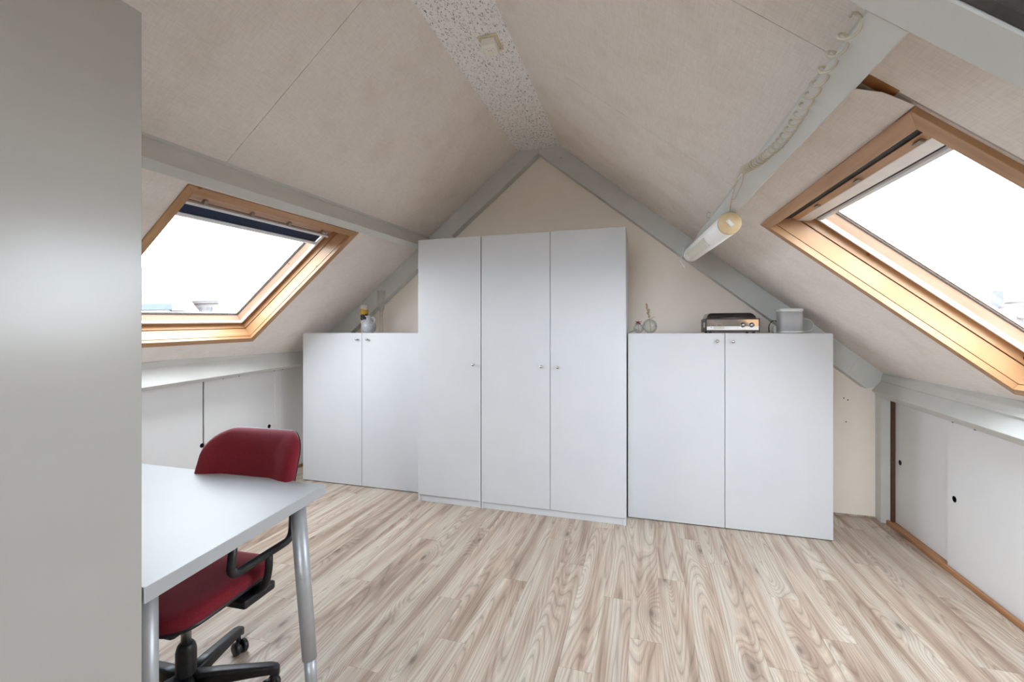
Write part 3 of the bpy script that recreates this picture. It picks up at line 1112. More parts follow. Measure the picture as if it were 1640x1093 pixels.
WT = 2.014
cabinet('wardrobe', -1.668, -1.150, 3.057, 3.59, 0.0, WT, [-1.668, -1.150], [(-1.205, 1.061)],
        'narrow single door white wardrobe beside the left low cabinet', 'wardrobe', plinth=0.052)
cabinet('wardrobe', -1.147, -0.110, 3.057, 3.59, 0.0, WT, [-1.147, -0.629, -0.110], [(-0.690, 1.059), (-0.573, 1.057)],
        'wide two door white wardrobe in the middle of the gable wall', 'wardrobe', plinth=0.050)
LT = 1.297
cabinet('low_cabinet', -2.877, -1.675, 3.2, 3.675, 0.004, LT, [-2.877, -2.272, -1.675], [(-2.315, 1.243), (-2.214, 1.243)],
        'white low two door cabinet left of the wardrobes', 'cabinet')
cabinet('low_cabinet', -0.104, 1.136, 3.2, 3.64, 0.004, LT, [-0.104, 0.519, 1.136], [(0.471, 1.243), (0.566, 1.241)],
        'white low two door cabinet right of the wardrobes under the record player', 'cabinet')

# tall wardrobe beside the camera, its door facing right
e = empty('wardrobe', (-1.37, 0.41, 0))
tag(e, 'tall glossy white wardrobe cropped at the left edge of the photo', 'wardrobe')
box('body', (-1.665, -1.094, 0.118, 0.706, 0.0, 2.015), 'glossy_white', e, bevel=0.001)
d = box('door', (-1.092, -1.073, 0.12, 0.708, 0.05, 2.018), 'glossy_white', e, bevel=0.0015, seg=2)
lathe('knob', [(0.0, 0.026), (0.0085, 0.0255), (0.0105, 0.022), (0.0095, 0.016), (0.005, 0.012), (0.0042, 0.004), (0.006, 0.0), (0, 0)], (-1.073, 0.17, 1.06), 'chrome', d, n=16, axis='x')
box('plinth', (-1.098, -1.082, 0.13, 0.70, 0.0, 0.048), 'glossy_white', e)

# ------------------------------------------------------------------ desk
e = empty('desk', (-1.9, 1.05, 0))
tag(e, 'white desk with silver tubular legs in front of the red chair', 'desk')
q = [(-1.148, 1.394), (-1.072, 0.713), (-2.72, 0.716), (-2.72, 1.378)]
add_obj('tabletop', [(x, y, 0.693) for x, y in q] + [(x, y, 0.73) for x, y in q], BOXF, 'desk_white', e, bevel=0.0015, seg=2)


def dleg(top, bot):
    t, b = Vector(top), Vector(bot)
    k = 0.78
    c = t + (b - t) * k
    lg = tube('leg', [t, c, c + (b - t) * 0.002], [0.026, 0.0245, 0.0215], 'silver_leg', e, n=24)
    tube('leg_extension', [c, b + (t - b) * 0.03], [0.0205, 0.0195], 'silver_leg', lg, n=20)
    tube('foot', [b + (t - b) * 0.035, b], [0.021, 0.022], 'rubber', lg, n=20)
    dx = lathe('mounting_plate', [(0.0, 0.0), (0.027, 0.0), (0.027, -0.004), (0.0, -0.004)], t, 'silver_leg', lg, n=20, smooth=False)
    lathe('set_screw', [(0, 0.003), (0.003, 0.002), (0.004, 0), (0, -0.001)], t + (b - t) * 0.36 + Vector((0.012, -0.0215, 0)), 'steel', lg, n=8, axis='-y')


dleg((-1.176, 1.283, 0.693), (-1.116, 1.29, 0.0))
dleg((-1.138, 0.757, 0.693), (-1.132, 0.757, 0.0))
dleg((-2.64, 1.30, 0.693), (-2.68, 1.31, 0.0))
dleg((-2.64, 0.79, 0.693), (-2.68, 0.785, 0.0))

# ------------------------------------------------------------------ office chair (local frame: sitter faces -y)
CH = empty('office_chair', (-1.515, 1.14, 0), math.radians(3), local=True)
tag(CH, 'dark red fabric office chair with black swivel base pushed under the desk', 'chair')


def seat_ring(inset, z, back=0.205, front=-0.195, hw=0.207, r=0.085):
    out = []
    for x, y in rrect(-hw + inset, hw - inset, front + inset, back - inset, max(r - inset * 0.4, 0.02), 7):
        zz = z
        if y < -0.05:
            zz -= 0.35 * (y + 0.05) ** 2
        if y > 0.05:
            zz += 0.3 * (y - 0.05) ** 2
        zz += 0.25 * x * x
        out.append((x, y, zz))
    return out


loft('seat', [seat_ring(0.012, 0.398), seat_ring(0.0, 0.408), seat_ring(0.0, 0.432), seat_ring(0.008, 0.444), seat_ring(0.03, 0.452), seat_ring(0.09, 0.453), seat_ring(0.16, 0.448)],
     'red_fabric', CH)
loft('seat_shell', [seat_ring(0.07, 0.372), seat_ring(0.025, 0.380), seat_ring(0.002, 0.396), seat_ring(-0.003, 0.405), seat_ring(0.02, 0.409)], 'black_plastic', CH)
# mechanism under the seat
box('seat_mechanism', (-0.085, 0.085, -0.12, 0.16, 0.325, 0.378), 'black_plastic', CH, bevel=0.012, seg=2)
box('side_bracket', (0.06, 0.215, 0.03, 0.17, 0.352, 0.384), 'black_plastic', CH, bevel=0.008, seg=2)
box('side_bracket', (-0.215, -0.06, 0.03, 0.17, 0.352, 0.384), 'black_plastic', CH, bevel=0.008, seg=2)
tube('adjustment_lever', smoothpath([(-0.05, 0.0, 0.35), (-0.20, 0.0, 0.345), (-0.235, -0.02, 0.345)], 0.02), 0.007, 'black_plastic', CH, n=8)
# arm loops
for s in (-1, 1):
    xa = s * 0.262
    pts = [(s * 0.20, 0.085, 0.388), (s * 0.245, 0.085, 0.405), (xa, 0.085, 0.47), (xa, 0.085, 0.525)]
    tube('arm_support', smoothpath(pts, 0.025), 0.013, 'black_plastic', CH, n=10)
    lp = smoothpath([(xa, -0.06, 0.648), (xa, -0.075, 0.53), (xa, 0.195, 0.53), (s * 0.248, 0.222, 0.64), (s * 0.205, 0.232, 0.70)], 0.035)
    ar = tube('armrest', lp, 0.0135, 'black_plastic', CH, n=12)
    rings = []
    for y, hw, zt in ((-0.10, 0.010, 0.652), (-0.09, 0.022, 0.658), (0.0, 0.026, 0.66), (0.12, 0.026, 0.66), (0.155, 0.022, 0.658), (0.165, 0.010, 0.652)):
        rings.append([(xa + px, y, 0.640 + pz) for px, pz in rrect(-hw, hw, 0.0, zt - 0.640 + 0.012, 0.008, 3)])
    loft('arm_pad', rings, 'black_plastic', ar)


# backrest: outline in (x, z), bowed towards the sitter at the sides, leaning back
def back_ring(inset, yo, zb=0.615, zt=0.895, r=0.095):
    out = []
    for x, z in rrect(-0.225 + inset, 0.225 - inset, zb + inset, zt - inset, max(r - inset * 0.6, 0.02), 8):
        t = (z - zb) / (zt - zb)
        x *= (1.0 + 0.04 * (1 - t))
        y = 0.272 + yo + 0.085 * t - 1.25 * x * x + 0.05 * (t - 0.5) ** 2
        out.append((x, y, z))
    return out


loft('backrest', [back_ring(0.004, 0.012), back_ring(0.0, 0.0), back_ring(0.002, -0.018), back_ring(0.014, -0.034), back_ring(0.05, -0.044), back_ring(0.08, -0.046), back_ring(0.10, -0.046)],
     'red_fabric', CH)
bs = loft('back_shell', [back_ring(0.10, 0.030), back_ring(0.08, 0.031), back_ring(0.024, 0.028), back_ring(0.008, 0.020), back_ring(0.010, 0.0135)], 'silver_leg', CH)
bs['label'] = 'light grey outer shell of the backrest'
loft('piping', [back_ring(0.003, 0.0165), back_ring(0.001, 0.014), back_ring(0.003, 0.0115), back_ring(0.010, 0.012), back_ring(0.010, 0.0165)], 'black_plastic', CH, cap=False)
# gas lift and star base
tube('gas_lift', [(0, 0, 0.22), (0, 0, 0.36)], 0.0155, 'steel', CH, n=16)
lathe('column', [(0, 0.232), (0.020, 0.232), (0.027, 0.222), (0.031, 0.205), (0.031, 0.09), (0.034, 0.07), (0.034, 0.055), (0, 0.055)], (0, 0, 0), 'black_plastic', CH, n=20)
R3 = math.radians(3)
for k in range(5):
    a = math.radians(32 + 72 * k) - R3
    dx, dy = math.cos(a), math.sin(a)
    px, py = -dy, dx
    rings = []
    for d, z, hw, hh in ((0.02, 0.098, 0.026, 0.028), (0.10, 0.098, 0.023, 0.024), (0.20, 0.092, 0.020, 0.019), (0.262, 0.088, 0.019, 0.016), (0.285, 0.080, 0.016, 0.018), (0.292, 0.076, 0.010, 0.014)):
        rings.append([(dx * d + px * q0, dy * d + py * q0, z + q1) for q0, q1 in rrect(-hw, hw, -hh, hh, min(hw, hh) * 0.55, 3)])
    lg = loft('base_leg', rings, 'black_plastic', CH)
    cx, cy = dx * 0.272, dy * 0.272
    wa = a + 0.9 + k * 1.7
    ax = Vector((math.cos(wa), math.sin(wa), 0))
    for sgn in (-1, 1):
        c0 = Vector((cx, cy, 0.0255)) + ax * (0.006 * sgn) + Vector((-ax.y, ax.x, 0)) * 0.012
        lathe('castor_wheel', [(0, 0.0), (0.023, 0.0), (0.0252, 0.004), (0.0252, 0.014), (0.021, 0.019), (0.010, 0.020), (0, 0.020)], c0, 'black_plastic', lg, n=24, axis=tuple(ax * sgn))
    tube('castor_stem', [(cx, cy, 0.03), (cx, cy, 0.082)], 0.009, 'black_plastic', lg, n=10)

# ------------------------------------------------------------------ things on the low cabinets
ZT = LT + 0.0005
# printed tumbler
lathe('tumbler', [(0, 0.0), (0.026, 0.0), (0.028, 0.003), (0.036, 0.245), (0.0345, 0.245), (0.0265, 0.008), (0, 0.008)], (-2.375, 3.38, ZT), 'tumbler_print', n=28)
tag(bpy.data.objects['tumbler'], 'tall printed tumbler with yellow dark and red bands behind the jug', 'tumbler')
# grey jug with handle
J = empty('ceramic_jug', (-2.275, 3.30, ZT))
tag(J, 'round pale grey ceramic jug with a ring handle', 'jug')
lathe('body', [(0, 0), (0.036, 0), (0.042, 0.003), (0.058, 0.025), (0.064, 0.05), (0.060, 0.075), (0.045, 0.098), (0.026, 0.112), (0.021, 0.122), (0.021, 0.134), (0.031, 0.143), (0.032, 0.147), (0.027, 0.147), (0.017, 0.134), (0.016, 0.12), (0, 0.118)],
      (-2.275, 3.30, ZT), 'ceramic_grey', J, n=32)
tube('handle', smoothpath([(-2.257, 3.30, ZT + 0.128), (-2.222, 3.298, ZT + 0.134), (-2.212, 3.298, ZT + 0.098), (-2.236, 3.30, ZT + 0.082)], 0.016), 0.006, 'ceramic_grey', J, n=8)
# tall clear glass flute
FL = empty('glass_flute', (-2.215, 3.40, ZT))
tag(FL, 'tall clear glass flute with leaf arms behind the jug', 'glass')
lathe('foot', [(0, 0.0), (0.024, 0.0), (0.024, 0.004), (0.0185, 0.007), (0.017, 0.03), (0.015, 0.13), (0.013, 0.15), (0, 0.15)], (-2.215, 3.40, ZT), 'flute_glass', FL, n=24)
lathe('bowl', [(0, 0.155), (0.010, 0.152), (0.014, 0.18), (0.026, 0.215), (0.032, 0.26), (0.035, 0.372), (0.0335, 0.372), (0.030, 0.26), (0.023, 0.217), (0.010, 0.185), (0, 0.182)], (-2.215, 3.40, ZT), 'flute_glass', FL, n=28)
for s in (-1, 1):
    tube('leaf_arm', smoothpath([(-2.215 + s * 0.010, 3.398, ZT + 0.14), (-2.215 + s * 0.018, 3.395, ZT + 0.19), (-2.215 + s * 0.034, 3.39, ZT + 0.215), (-2.215 + s * 0.028, 3.39, ZT + 0.232)], 0.015), [0.0035] * 16 , 'flute_glass', FL, n=7)

# glass bubble vases with dried stems
def bubble(x, y, r, label):
    prof = []
    for k in range(0, 17):
        a = -math.pi / 2 + math.pi * 0.93 * k / 16
        rr = r * math.cos(a)
        prof.append((max(rr, 0.0), r * 0.96 + r * math.sin(a)))
    prof[0] = (r * 0.34, 0.0)
    prof = [(0, 0.0)] + prof
    inner = [(q * 0.94, r * 0.96 + (h - r * 0.96) * 0.94) for q, h in reversed(prof[1:])]
    o = lathe('bubble_vase', prof + inner + [(0, r * 0.07)], (x, y, ZT), 'vase_glass', n=28)
    return tag(o, label, 'vase')


bubble(0.046, 3.33, 0.051, 'larger round clear glass vase holding a dried stem')
bubble(-0.032, 3.31, 0.035, 'smaller round clear glass vase holding a dark red flower')
# flower
fl = empty('red_flower', (-0.036, 3.31, ZT + 0.02))
tag(fl, 'small dark red dried flower in the smaller glass vase', 'flower')
tube('stem', [(-0.030, 3.312, ZT + 0.012), (-0.034, 3.31, ZT + 0.06)], 0.0012, 'dried_green', fl, n=5)
c = Vector((-0.036, 3.308, ZT + 0.074))
for k in range(9):
    a = k * 2.4
    d = Vector((math.cos(a), math.sin(a) * 0.8, -0.45 + 1.4 * random.random())).normalized()
    L_ = 0.022 + 0.009 * random.random()
    sd = d.cross(Vector((0, 0, 1))).normalized() * 0.0085
    nrm = sd.cross(d).normalized() * 0.0012
    p0, p1, p2 = c, c + d * L_ * 0.6, c + d * L_
    vs = [p0 - sd * 0.3, p0 + sd * 0.3, p1 + sd, p2, p1 - sd]
    vs = [v + nrm for v in vs] + [v - nrm for v in vs]
    add_obj('petal', vs, [(0, 1, 2, 3, 4), (5, 6, 7, 8, 9)] + [(i, (i + 1) % 5, 5 + (i + 1) % 5, 5 + i) for i in range(5)], 'flower_red', fl)
# dried grass
dg = empty('dried_flower', (0.05, 3.33, ZT + 0.012))
tag(dg, 'straw coloured dried flower stem in the larger glass vase', 'dried flower')
tube('stem', [(0.052, 3.335, ZT + 0.01), (0.046, 3.332, ZT + 0.09), (0.034, 3.33, ZT + 0.155), (0.024, 3.33, ZT + 0.20)], 0.0014, 'dried_straw', dg, n=5)
for k in range(30):
    t = random.random()
    z = ZT + 0.105 + 0.095 * t
    x = 0.045 - 0.020 * t + random.uniform(-0.010, 0.010) * (1.1 - t)
    lathe('seed_head', [(0, 0.0), (0.0038, 0.004), (0.0042, 0.008), (0.0022, 0.014), (0, 0.017)], (x, 3.33 + random.uniform(-0.01, 0.01), z), 'dried_straw', dg, n=6,
          axis=(random.uniform(-0.8, 0.8), random.uniform(-0.6, 0.6), 1))
for a, b in (((0.047, 3.332, ZT + 0.10), (0.085, 3.325, ZT + 0.118)), ((0.048, 3.332, ZT + 0.099), (0.026, 3.32, ZT + 0.10)), ((0.047, 3.332, ZT + 0.10), (0.068, 3.33, ZT + 0.112))):
    tube('twig', [a, b], 0.0009, 'dried_green', dg, n=4)
# twig lying behind the small vase
tag(tube('dried_twig', [(-0.098, 3.40, ZT + 0.004), (-0.075, 3.39, ZT + 0.012), (-0.055, 3.385, ZT + 0.022), (-0.04, 3.38, ZT + 0.024)], 0.0025, 'dried_green', n=6),
    'thin grey green twig lying against the wardrobe side', 'twig')

# record player
rx0, rx1, ry0, ry1, rz0, rz1 = 0.412, 0.742, 3.275, 3.53, ZT + 0.008, ZT + 0.098
RP = empty('record_player', ((rx0 + rx1) / 2, (ry0 + ry1) / 2, ZT))
tag(RP, 'retro brown record player with mirrored front panel and dark closed lid', 'record player')
box('body', (rx0, rx1, ry0 + 0.006, ry1, rz0, rz1), 'record_brown', RP, bevel=0.003, seg=2)
for xa, xb, za, zb in ((rx0, rx1, rz1 - 0.007, rz1), (rx0, rx1, rz0, rz0 + 0.012), (rx0, rx0 + 0.006, rz0, rz1), (rx1 - 0.006, rx1, rz0, rz1)):
    box('front_frame', (xa, xb, ry0, ry0 + 0.007, za, zb), 'record_brown', RP, bevel=0.001)
fp = box('front_panel', (rx0 + 0.006, rx1 - 0.006, ry0 + 0.003, ry0 + 0.0065, rz0 + 0.012, rz1 - 0.007), 'mirror_panel', RP)
box('trim_strip', (rx0 + 0.007, rx1 - 0.007, ry0 + 0.0018, ry0 + 0.0032, rz0 + 0.013, rz0 + 0.037), 'silver_strip', fp)
box('tuning_dial', (rx0 + 0.048, rx0 + 0.118, ry0 + 0.001, ry0 + 0.0020, rz0 + 0.019, rz0 + 0.036), 'dial_cream', fp)
box('slot', (rx0 + 0.125, rx0 + 0.205, ry0 + 0.001, ry0 + 0.0020, rz0 + 0.026, rz0 + 0.030), 'steel', fp)
box('indicator', (rx0 + 0.032, rx0 + 0.036, ry0 + 0.001, ry0 + 0.0020, rz0 + 0.028, rz0 + 0.034), 'black_plastic', fp)
for xa in (rx0 + 0.045, rx0 + 0.085):
    box('button', (xa - 0.012, xa + 0.012, ry0 - 0.004, ry0 + 0.004, rz0 + 0.040, rz0 + 0.047), 'chrome', fp, bevel=0.002)
for xa in (rx1 - 0.100, rx1 - 0.048):
    lathe('control_knob', [(0, 0.020), (0.010, 0.020), (0.0115, 0.017), (0.0115, 0.010), (0.016, 0.008), (0.0165, 0.0), (0, 0.0)], (xa, ry0 + 0.003, rz0 + 0.046), 'chrome', fp, n=24, axis='-y')
box('speaker_slot', (rx0 - 0.0015, rx0 + 0.002, ry0 + 0.05, ry0 + 0.12, rz0 + 0.03, rz0 + 0.065), 'silver_strip', RP, bevel=0.001)
lid = []
for y, h in ((ry0 + 0.020, 0.0), (ry0 + 0.024, 0.028), (ry0 + 0.05, 0.040), (ry1 - 0.02, 0.043), (ry1 - 0.004, 0.036), (ry1 - 0.002, 0.0)):
    hh = max(h, 0.004)
    rr = min(0.03, hh * 0.8)
    ring = [(rx0 + 0.004, y, rz1)]
    for k in range(7):
        a = math.radians(180 - 15 * k)
        ring.append((rx0 + 0.012 + rr + rr * math.cos(a), y, rz1 + hh - rr + rr * math.sin(a)))
    for k in range(7):
        a = math.radians(90 - 15 * k)
        ring.append((rx1 - 0.018 - rr * 1.2 + rr * 1.2 * math.cos(a), y, rz1 + hh - rr + rr * math.sin(a)))
    ring.append((rx1 - 0.012, y, rz1))
    lid.append(ring)
loft('dust_cover', lid, 'dark_lid', RP)
for xa in (rx0 + 0.03, rx1 - 0.03):
    for ya in (ry0 + 0.03, ry1 - 0.03):
        lathe('rubber_foot', [(0, 0), (0.009, 0), (0.010, 0.008), (0, 0.008)], (xa, ya, ZT), 'rubber', RP, n=12)

# loudspeaker
SP = empty('loudspeaker', (0.935, 3.345, ZT))
tag(SP, 'small white loudspeaker with grey mesh near the roof slope', 'loudspeaker')


def sp_ring(hw, z, r=0.03):
    return [(0.935 + px, 3.345 + py, ZT + z) for px, py in rrect(-hw, hw, -hw, hw, r, 6)]


loft('base', [sp_ring(0.058, 0.0), sp_ring(0.066, 0.004), sp_ring(0.068, 0.012), sp_ring(0.066, 0.0125)], 'white_enamel', SP)
loft('mesh_body', [sp_ring(0.0665, 0.012), sp_ring(0.0665, 0.142)], 'speaker_mesh', SP)
loft('top_cap', [sp_ring(0.066, 0.1415), sp_ring(0.068, 0.142), sp_ring(0.068, 0.157), sp_ring(0.064, 0.161), sp_ring(0.055, 0.1615)], 'white_enamel', SP)
tag(tube('power_cable', smoothpath([(0.985, 3.40, ZT + 0.006), (1.03, 3.41, ZT + 0.005), (1.085, 3.41, ZT + 0.02), (1.10, 3.41, ZT + 0.055), (1.075, 3.415, ZT + 0.09), (1.045, 3.42, ZT + 0.098)], 0.02), 0.0032, 'white_enamel', n=8),
    'white cable looping up beside the loudspeaker', 'cable')
tag(tube('power_cable', smoothpath([(0.845, 3.47, ZT + 0.004), (0.842, 3.47, ZT + 0.05), (0.862, 3.48, ZT + 0.085), (0.90, 3.50, ZT + 0.09), (0.91, 3.52, ZT + 0.01)], 0.022), 0.0032, 'black_plastic', n=8),
    'black cable arching behind the loudspeaker', 'cable')
tag(box('power_adapter', (0.865, 0.90, 3.44, 3.48, ZT, ZT + 0.05), 'peg_cream', bevel=0.005, seg=2), 'small cream plug adapter beside the loudspeaker', 'adapter')

# ------------------------------------------------------------------ tube lamp under the purlin, coiled cord, sensor
na, fa = roof(1, 2.06, 1.695, -0.192), roof(1, 3.08, 1.628, -0.192)
LP = empty('tube_lamp', (na + fa) / 2)
tag(LP, 'white cylindrical tube lamp with a tan end cap hung below the right purlin', 'lamp')
ax = (fa - na).normalized()
LR = 0.0475
Lh = (fa - na).length
lathe('housing', [(0, 0.006), (LR, 0.006), (LR, Lh - 0.01), (LR * 0.93, Lh), (0, Lh)], na, 'white_enamel', LP, n=40, axis=tuple(ax))
ec = lathe('end_cap', [(0, -0.002), (LR * 0.92, -0.002), (LR * 0.98, 0.0), (LR, 0.006), (0, 0.006)], na, 'tan_cap', LP, n=40, axis=tuple(ax))
ec['label'] = 'tan end cap with a rocker switch'
# rocker switch
side_v = (roof(1, 0, 1, 0) - roof(1, 0, 0, 0))
upv = ax.cross(side_v).normalized()
d1 = side_v + Vector((0, 0, -0.3))
d1 = (d1 - ax * d1.dot(ax)).normalized()
d2 = ax.cross(d1)


def obox(c, a, b, d, ha, hb, hd):
    return [c + a * sa * ha + b * sb * hb + d * sd * hd for sd in (-1, 1) for sa, sb in ((-1, -1), (1, -1), (1, 1), (-1, 1))]


sw = add_obj('switch_plate', obox(na - ax * 0.004, d1, d2, ax, 0.017, 0.0085, 0.003), BOXF, 'peg_cream', ec, bevel=0.001)
add_obj('rocker', obox(na - ax * 0.007, d1, d2, ax, 0.012, 0.0048, 0.002), BOXF, 'white_enamel', ec, bevel=0.001)
# diffuser window cut into the lower side: a raised shell segment
nrm = (roof(1, 0, 0, -1) - roof(1, 0, 0, 0)).normalized()
tang = ax.cross(nrm).normalized()
vs, fs = [], []
a0, a1, NS = -0.35, 0.75, 10
for L0 in (0.30, 0.88):
    for rr in (LR + 0.0012, LR - 0.004):
        for k in range(NS + 1):
            a = a0 + (a1 - a0) * k / NS
            vs.append(na + ax * L0 * Lh + (nrm * math.cos(a) + tang * math.sin(a)) * rr)
n1 = NS + 1
for k in range(NS):
    fs += [(k, k + 1, 2 * n1 + k + 1, 2 * n1 + k), (n1 + k, n1 + k + 1, 3 * n1 + k + 1, 3 * n1 + k), (k, k + 1, n1 + k + 1, n1 + k), (2 * n1 + k, 2 * n1 + k + 1, 3 * n1 + k + 1, 3 * n1 + k)]
fs += [(0, n1, 3 * n1, 2 * n1), (NS, n1 + NS, 3 * n1 + NS, 2 * n1 + NS)]
add_obj('diffuser', vs, fs, 'lamp_diffuser', LP, smooth=False)
# string tying the far end to the beam
fe = fa - ax * 0.02
tube('tie_string', smoothpath([fe + nrm * -0.06 + tang * -0.01, fe + nrm * -0.02 + tang * 0.05, fe + nrm * 0.04 + tang * 0.035, fe + nrm * 0.05 - tang * 0.0], 0.02), 0.003, 'white_rail', LP, n=6)
kn = fe + ax * 0.03 + Vector((-0.055, 0, -0.01))
tube('tie_string', [kn + Vector((0.01, 0, 0.06)), kn, kn + Vector((-0.012, 0, -0.03)), kn + Vector((0.015, 0, -0.075))], 0.003, 'white_rail', LP, n=6)
for k in range(3):
    tube('suspension_wire', [na + ax * (0.3 + 0.3 * k) - nrm * LR * 0.9, na + ax * (0.3 + 0.3 * k) - nrm * 0.075], 0.0015, 'steel', LP, n=5)

# coiled cord
path = [(0.862, 1.648), (0.881, 1.649), (0.949, 1.650), (1.007, 1.652), (1.083, 1.657), (1.173, 1.662), (1.276, 1.666), (1.376, 1.664), (1.506, 1.648), (1.625, 1.622)]
P3 = [roof(1, u, v, -0.150) for u, v in path]
cum = [0]
for i in range(1, len(P3)):
    cum.append(cum[-1] + (P3[i] - P3[i - 1]).length)


def along(s):
    for i in range(1, len(P3)):
        if s <= cum[i] or i == len(P3) - 1:
            t = (s - cum[i - 1]) / (cum[i] - cum[i - 1])
            return P3[i - 1].lerp(P3[i], t), (P3[i] - P3[i - 1]).normalized()


TURNS, ST = 27, 18
pts = []
for k in range(TURNS * ST + 1):
    t = k / (TURNS * ST)
    s = cum[-1] * (1 - (1 - t) ** 1.9)
    p, tg = along(s)
    n_ = Vector((0, 0, 1)).cross(tg).normalized()
    b_ = tg.cross(n_)
    a = 2 * math.pi * TURNS * t
    r = 0.0125
    pts.append(p + (n_ * math.cos(a) + b_ * math.sin(a)) * r)
CC = empty('coiled_cord', P3[5])
tag(CC, 'cream coiled telephone style cord running along the right purlin to the lamp', 'cord')
tube('coil', pts, 0.0026, 'cord_cream', CC, n=6)
end = P3[-1]
sw0 = na + Vector((0, -0.004, 0.0)) - nrm * (LR + 0.001)
tube('lead_wire', smoothpath([end + Vector((0.01, 0, 0.012)), end + Vector((-0.008, 0.05, 0.0)), end + Vector((-0.012, 0.16, -0.055)), na + Vector((-0.004, -0.05, 0.075)), na + Vector((0, 0.004, LR))], 0.03), 0.0024, 'cord_cream', CC, n=6)
tube('lead_wire', smoothpath([end + Vector((0.0, 0.01, 0.005)), end + Vector((0.012, 0.08, -0.01)), end + Vector((0.002, 0.17, -0.05)), na + Vector((-0.002, -0.055, 0.085))], 0.03), 0.0022, 'cord_cream', CC, n=6)

# ceiling sensor
SE = empty('ceiling_sensor', (-0.77, 2.20, 2.80))
tag(SE, 'small cream sensor box on the acoustic ridge boards', 'sensor')
zc = 2.838
bp = [(-0.824, -0.722, 2.138, 2.150), (-0.824, -0.722, 2.262, 2.274), (-0.824, -0.812, 2.150, 2.262), (-0.734, -0.722, 2.150, 2.262)]
for b in bp:
    box('mounting_frame', (*b, zc - 0.006, zc), 'cream_plastic', SE, bevel=0.001)
box('sensor_box', (-0.812, -0.740, 2.160, 2.258, zc - 0.040, zc - 0.001), 'sensor_white', SE, bevel=0.002)
dsk = lathe('sensor_disc', [(0, 0), (0.024, 0.0), (0.026, 0.002), (0.026, 0.006), (0, 0.006)], (-0.776, 2.210, zc - 0.0455), 'sensor_white', SE, n=28, smooth=False)
for k in (-1, 0, 1):
    lathe('vent_hole', [(0, -0.0004), (0.0022, -0.0004), (0.0024, 0.0006), (0, 0.0006)], (-0.776 + k * 0.009, 2.200, zc - 0.0455), 'rust', dsk, n=10)

# ------------------------------------------------------------------ outside: neighbouring roofs seen through the glass
tag(box('ground', (-150, 150, -150, 150, -6.2, -6.0), 'ext_ground'), 'street level ground far below the attic', kind='structure')


def pyw(px, py, t):
    u = (px - 820) / FPX
    return Vector((t * (-math.sin(YAW) + u * math.cos(YAW)), t * (math.cos(YAW) + u * math.sin(YAW)), EYE + t * (HOR - py) / FPX))


def raybox(name, x0, x1, y0, y1, z0, z1, material, parent):
    """block whose right end wall runs straight away from the attic, so only its front shows"""
    k = y1 / y0
    q = [(x0, y0), (x1, y0), (x1 * k, y1), (x0, y1)]
    return add_obj(name, [(x, y, z0) for x, y in q] + [(x, y, z1) for x, y in q], BOXF, material, parent)


h = empty('terrace_house', (-40, 29, -6))
tag(h, 'pale far terrace with a flat parapet seen through the left skylight', 'building')
raybox('wall', -48, -32.4, 27.0, 30, -6, 3.6, 'ext_facade', h)
raybox('parapet', -48, -32.3, 26.9, 30, 3.6, 3.85, 'ext_tile', h)
for i in range(7):
    x = -40.2 + i * 1.1
    w = box('window', (x, x + 0.5, 26.93, 27.02, 2.75, 3.3), 'ext_dark', h)
    box('window_bar', (x + 0.22, x + 0.27, 26.9, 26.94, 2.75, 3.3), 'ext_facade', w)
h = empty('blue_roof_house', (-27, 17.5, -6))
tag(h, 'lower house with a blue flat roof edge outside the left skylight', 'building')
raybox('wall', -31, -23.2, 16.6, 19, -6, 2.46, 'ext_facade', h)
raybox('roof_edge', -31, -22.9, 16.5, 19, 2.46, 2.76, 'ext_blue', h)
for i in range(4):
    x = -28.6 + i * 1.35
    box('window', (x, x + 0.9, 16.53, 16.62, 2.2, 2.4), 'ext_dark', h)
h = empty('gabled_house', (-37, 24.5, -6))
tag(h, 'house with a steep tiled roof at the left edge of the left skylight', 'building')
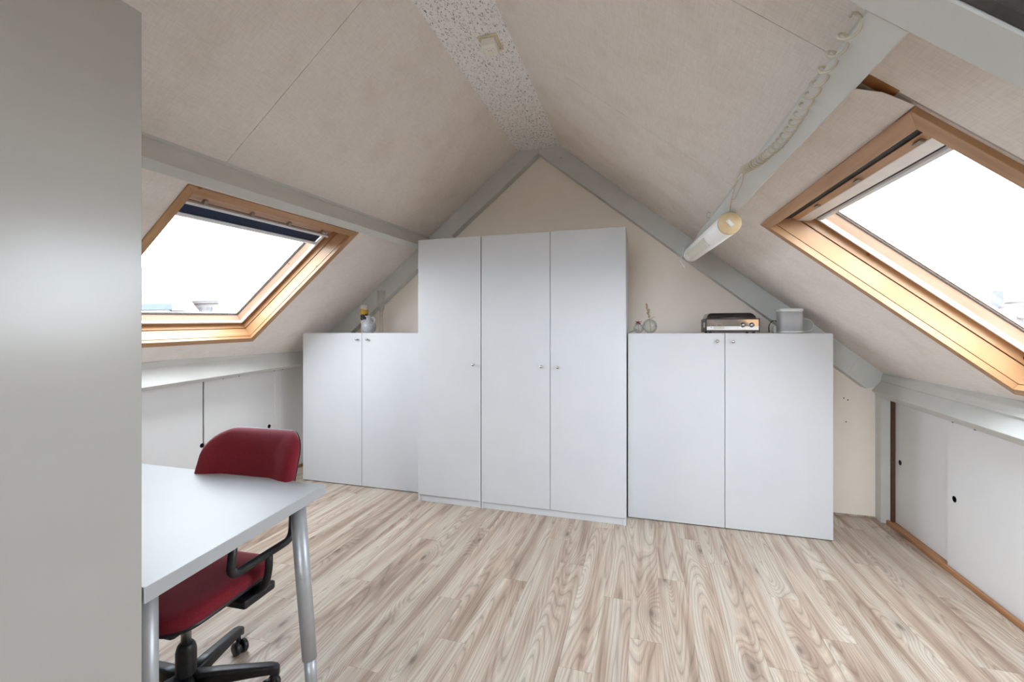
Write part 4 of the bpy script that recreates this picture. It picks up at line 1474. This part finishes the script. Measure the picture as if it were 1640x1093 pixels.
box('wall', (-40, -34.2, 23, 26, -6, 2.9), 'ext_facade', h)
prism('roof', [(-40.4, 2.9), (-33.4, 2.9), (-34.8, 4.3), (-37.0, 6.3), (-39, 4.6)], 22.8, 26.2, 'ext_tile', h)
rnd = random.Random(3)
for i, (tx, ty) in enumerate(((-58.2, 40), (-55.2, 40))):
    h = empty('street_tree', (tx, ty, -6))
    tag(h, ('left', 'right')[i] + ' of the two distant treetops above the far terrace', 'tree', 'distant treetops above the far terrace')
    tube('trunk', [(tx, ty, -6), (tx, ty, 2.5)], 0.15, 'ext_dark', h, n=8)
    vs, fs = [], []
    for k in range(260):
        a, b = rnd.uniform(0, 6.28), rnd.uniform(-1, 1)
        rr = rnd.uniform(0.6, 1.0)
        c = Vector((tx + rr * 1.1 * math.cos(a) * math.sqrt(1 - b * b), ty + rr * 1.1 * math.sin(a) * math.sqrt(1 - b * b), 4.3 + rr * 1.1 * b))
        n0 = len(vs)
        for q in range(3):
            vs.append(c + Vector((rnd.uniform(-.28, .28), rnd.uniform(-.28, .28), rnd.uniform(-.28, .28))))
        fs.append((n0, n0 + 1, n0 + 2))
    add_obj('crown', vs, fs, 'ext_leaf', h)
# neighbouring tiled roof seen low in the right window
h = empty('neighbour_house', (24, 36, -6))
tag(h, 'neighbouring house with dark tiled roof seen low through the right skylight', 'building')
box('wall', (17.5, 32, 32, 40, -6, 0.6), 'ext_facade', h)
rf = prism('roof', [(16.9, 0.5), (32.6, 0.5), (32.6, 0.7), (25.2, 4.2), (22.4, 3.3), (16.9, 0.7)], 31.6, 40.4, 'ext_tile', h)
for i in range(9):
    t = i / 9
    box('tile_course', (16.9 + 5.6 * t, 17.25 + 5.6 * t, 31.5, 40.5, 0.62 + 2.6 * t, 0.86 + 2.6 * t), 'ext_tile', rf)
box('chimney', (20.9, 21.5, 35, 35.6, 2.0, 3.9), 'ext_dark', h)
prism('dormer', [(23.5, 2.4), (27.5, 2.4), (27.5, 3.6), (23.5, 3.9)], 31.2, 33.5, 'ext_zinc', h)
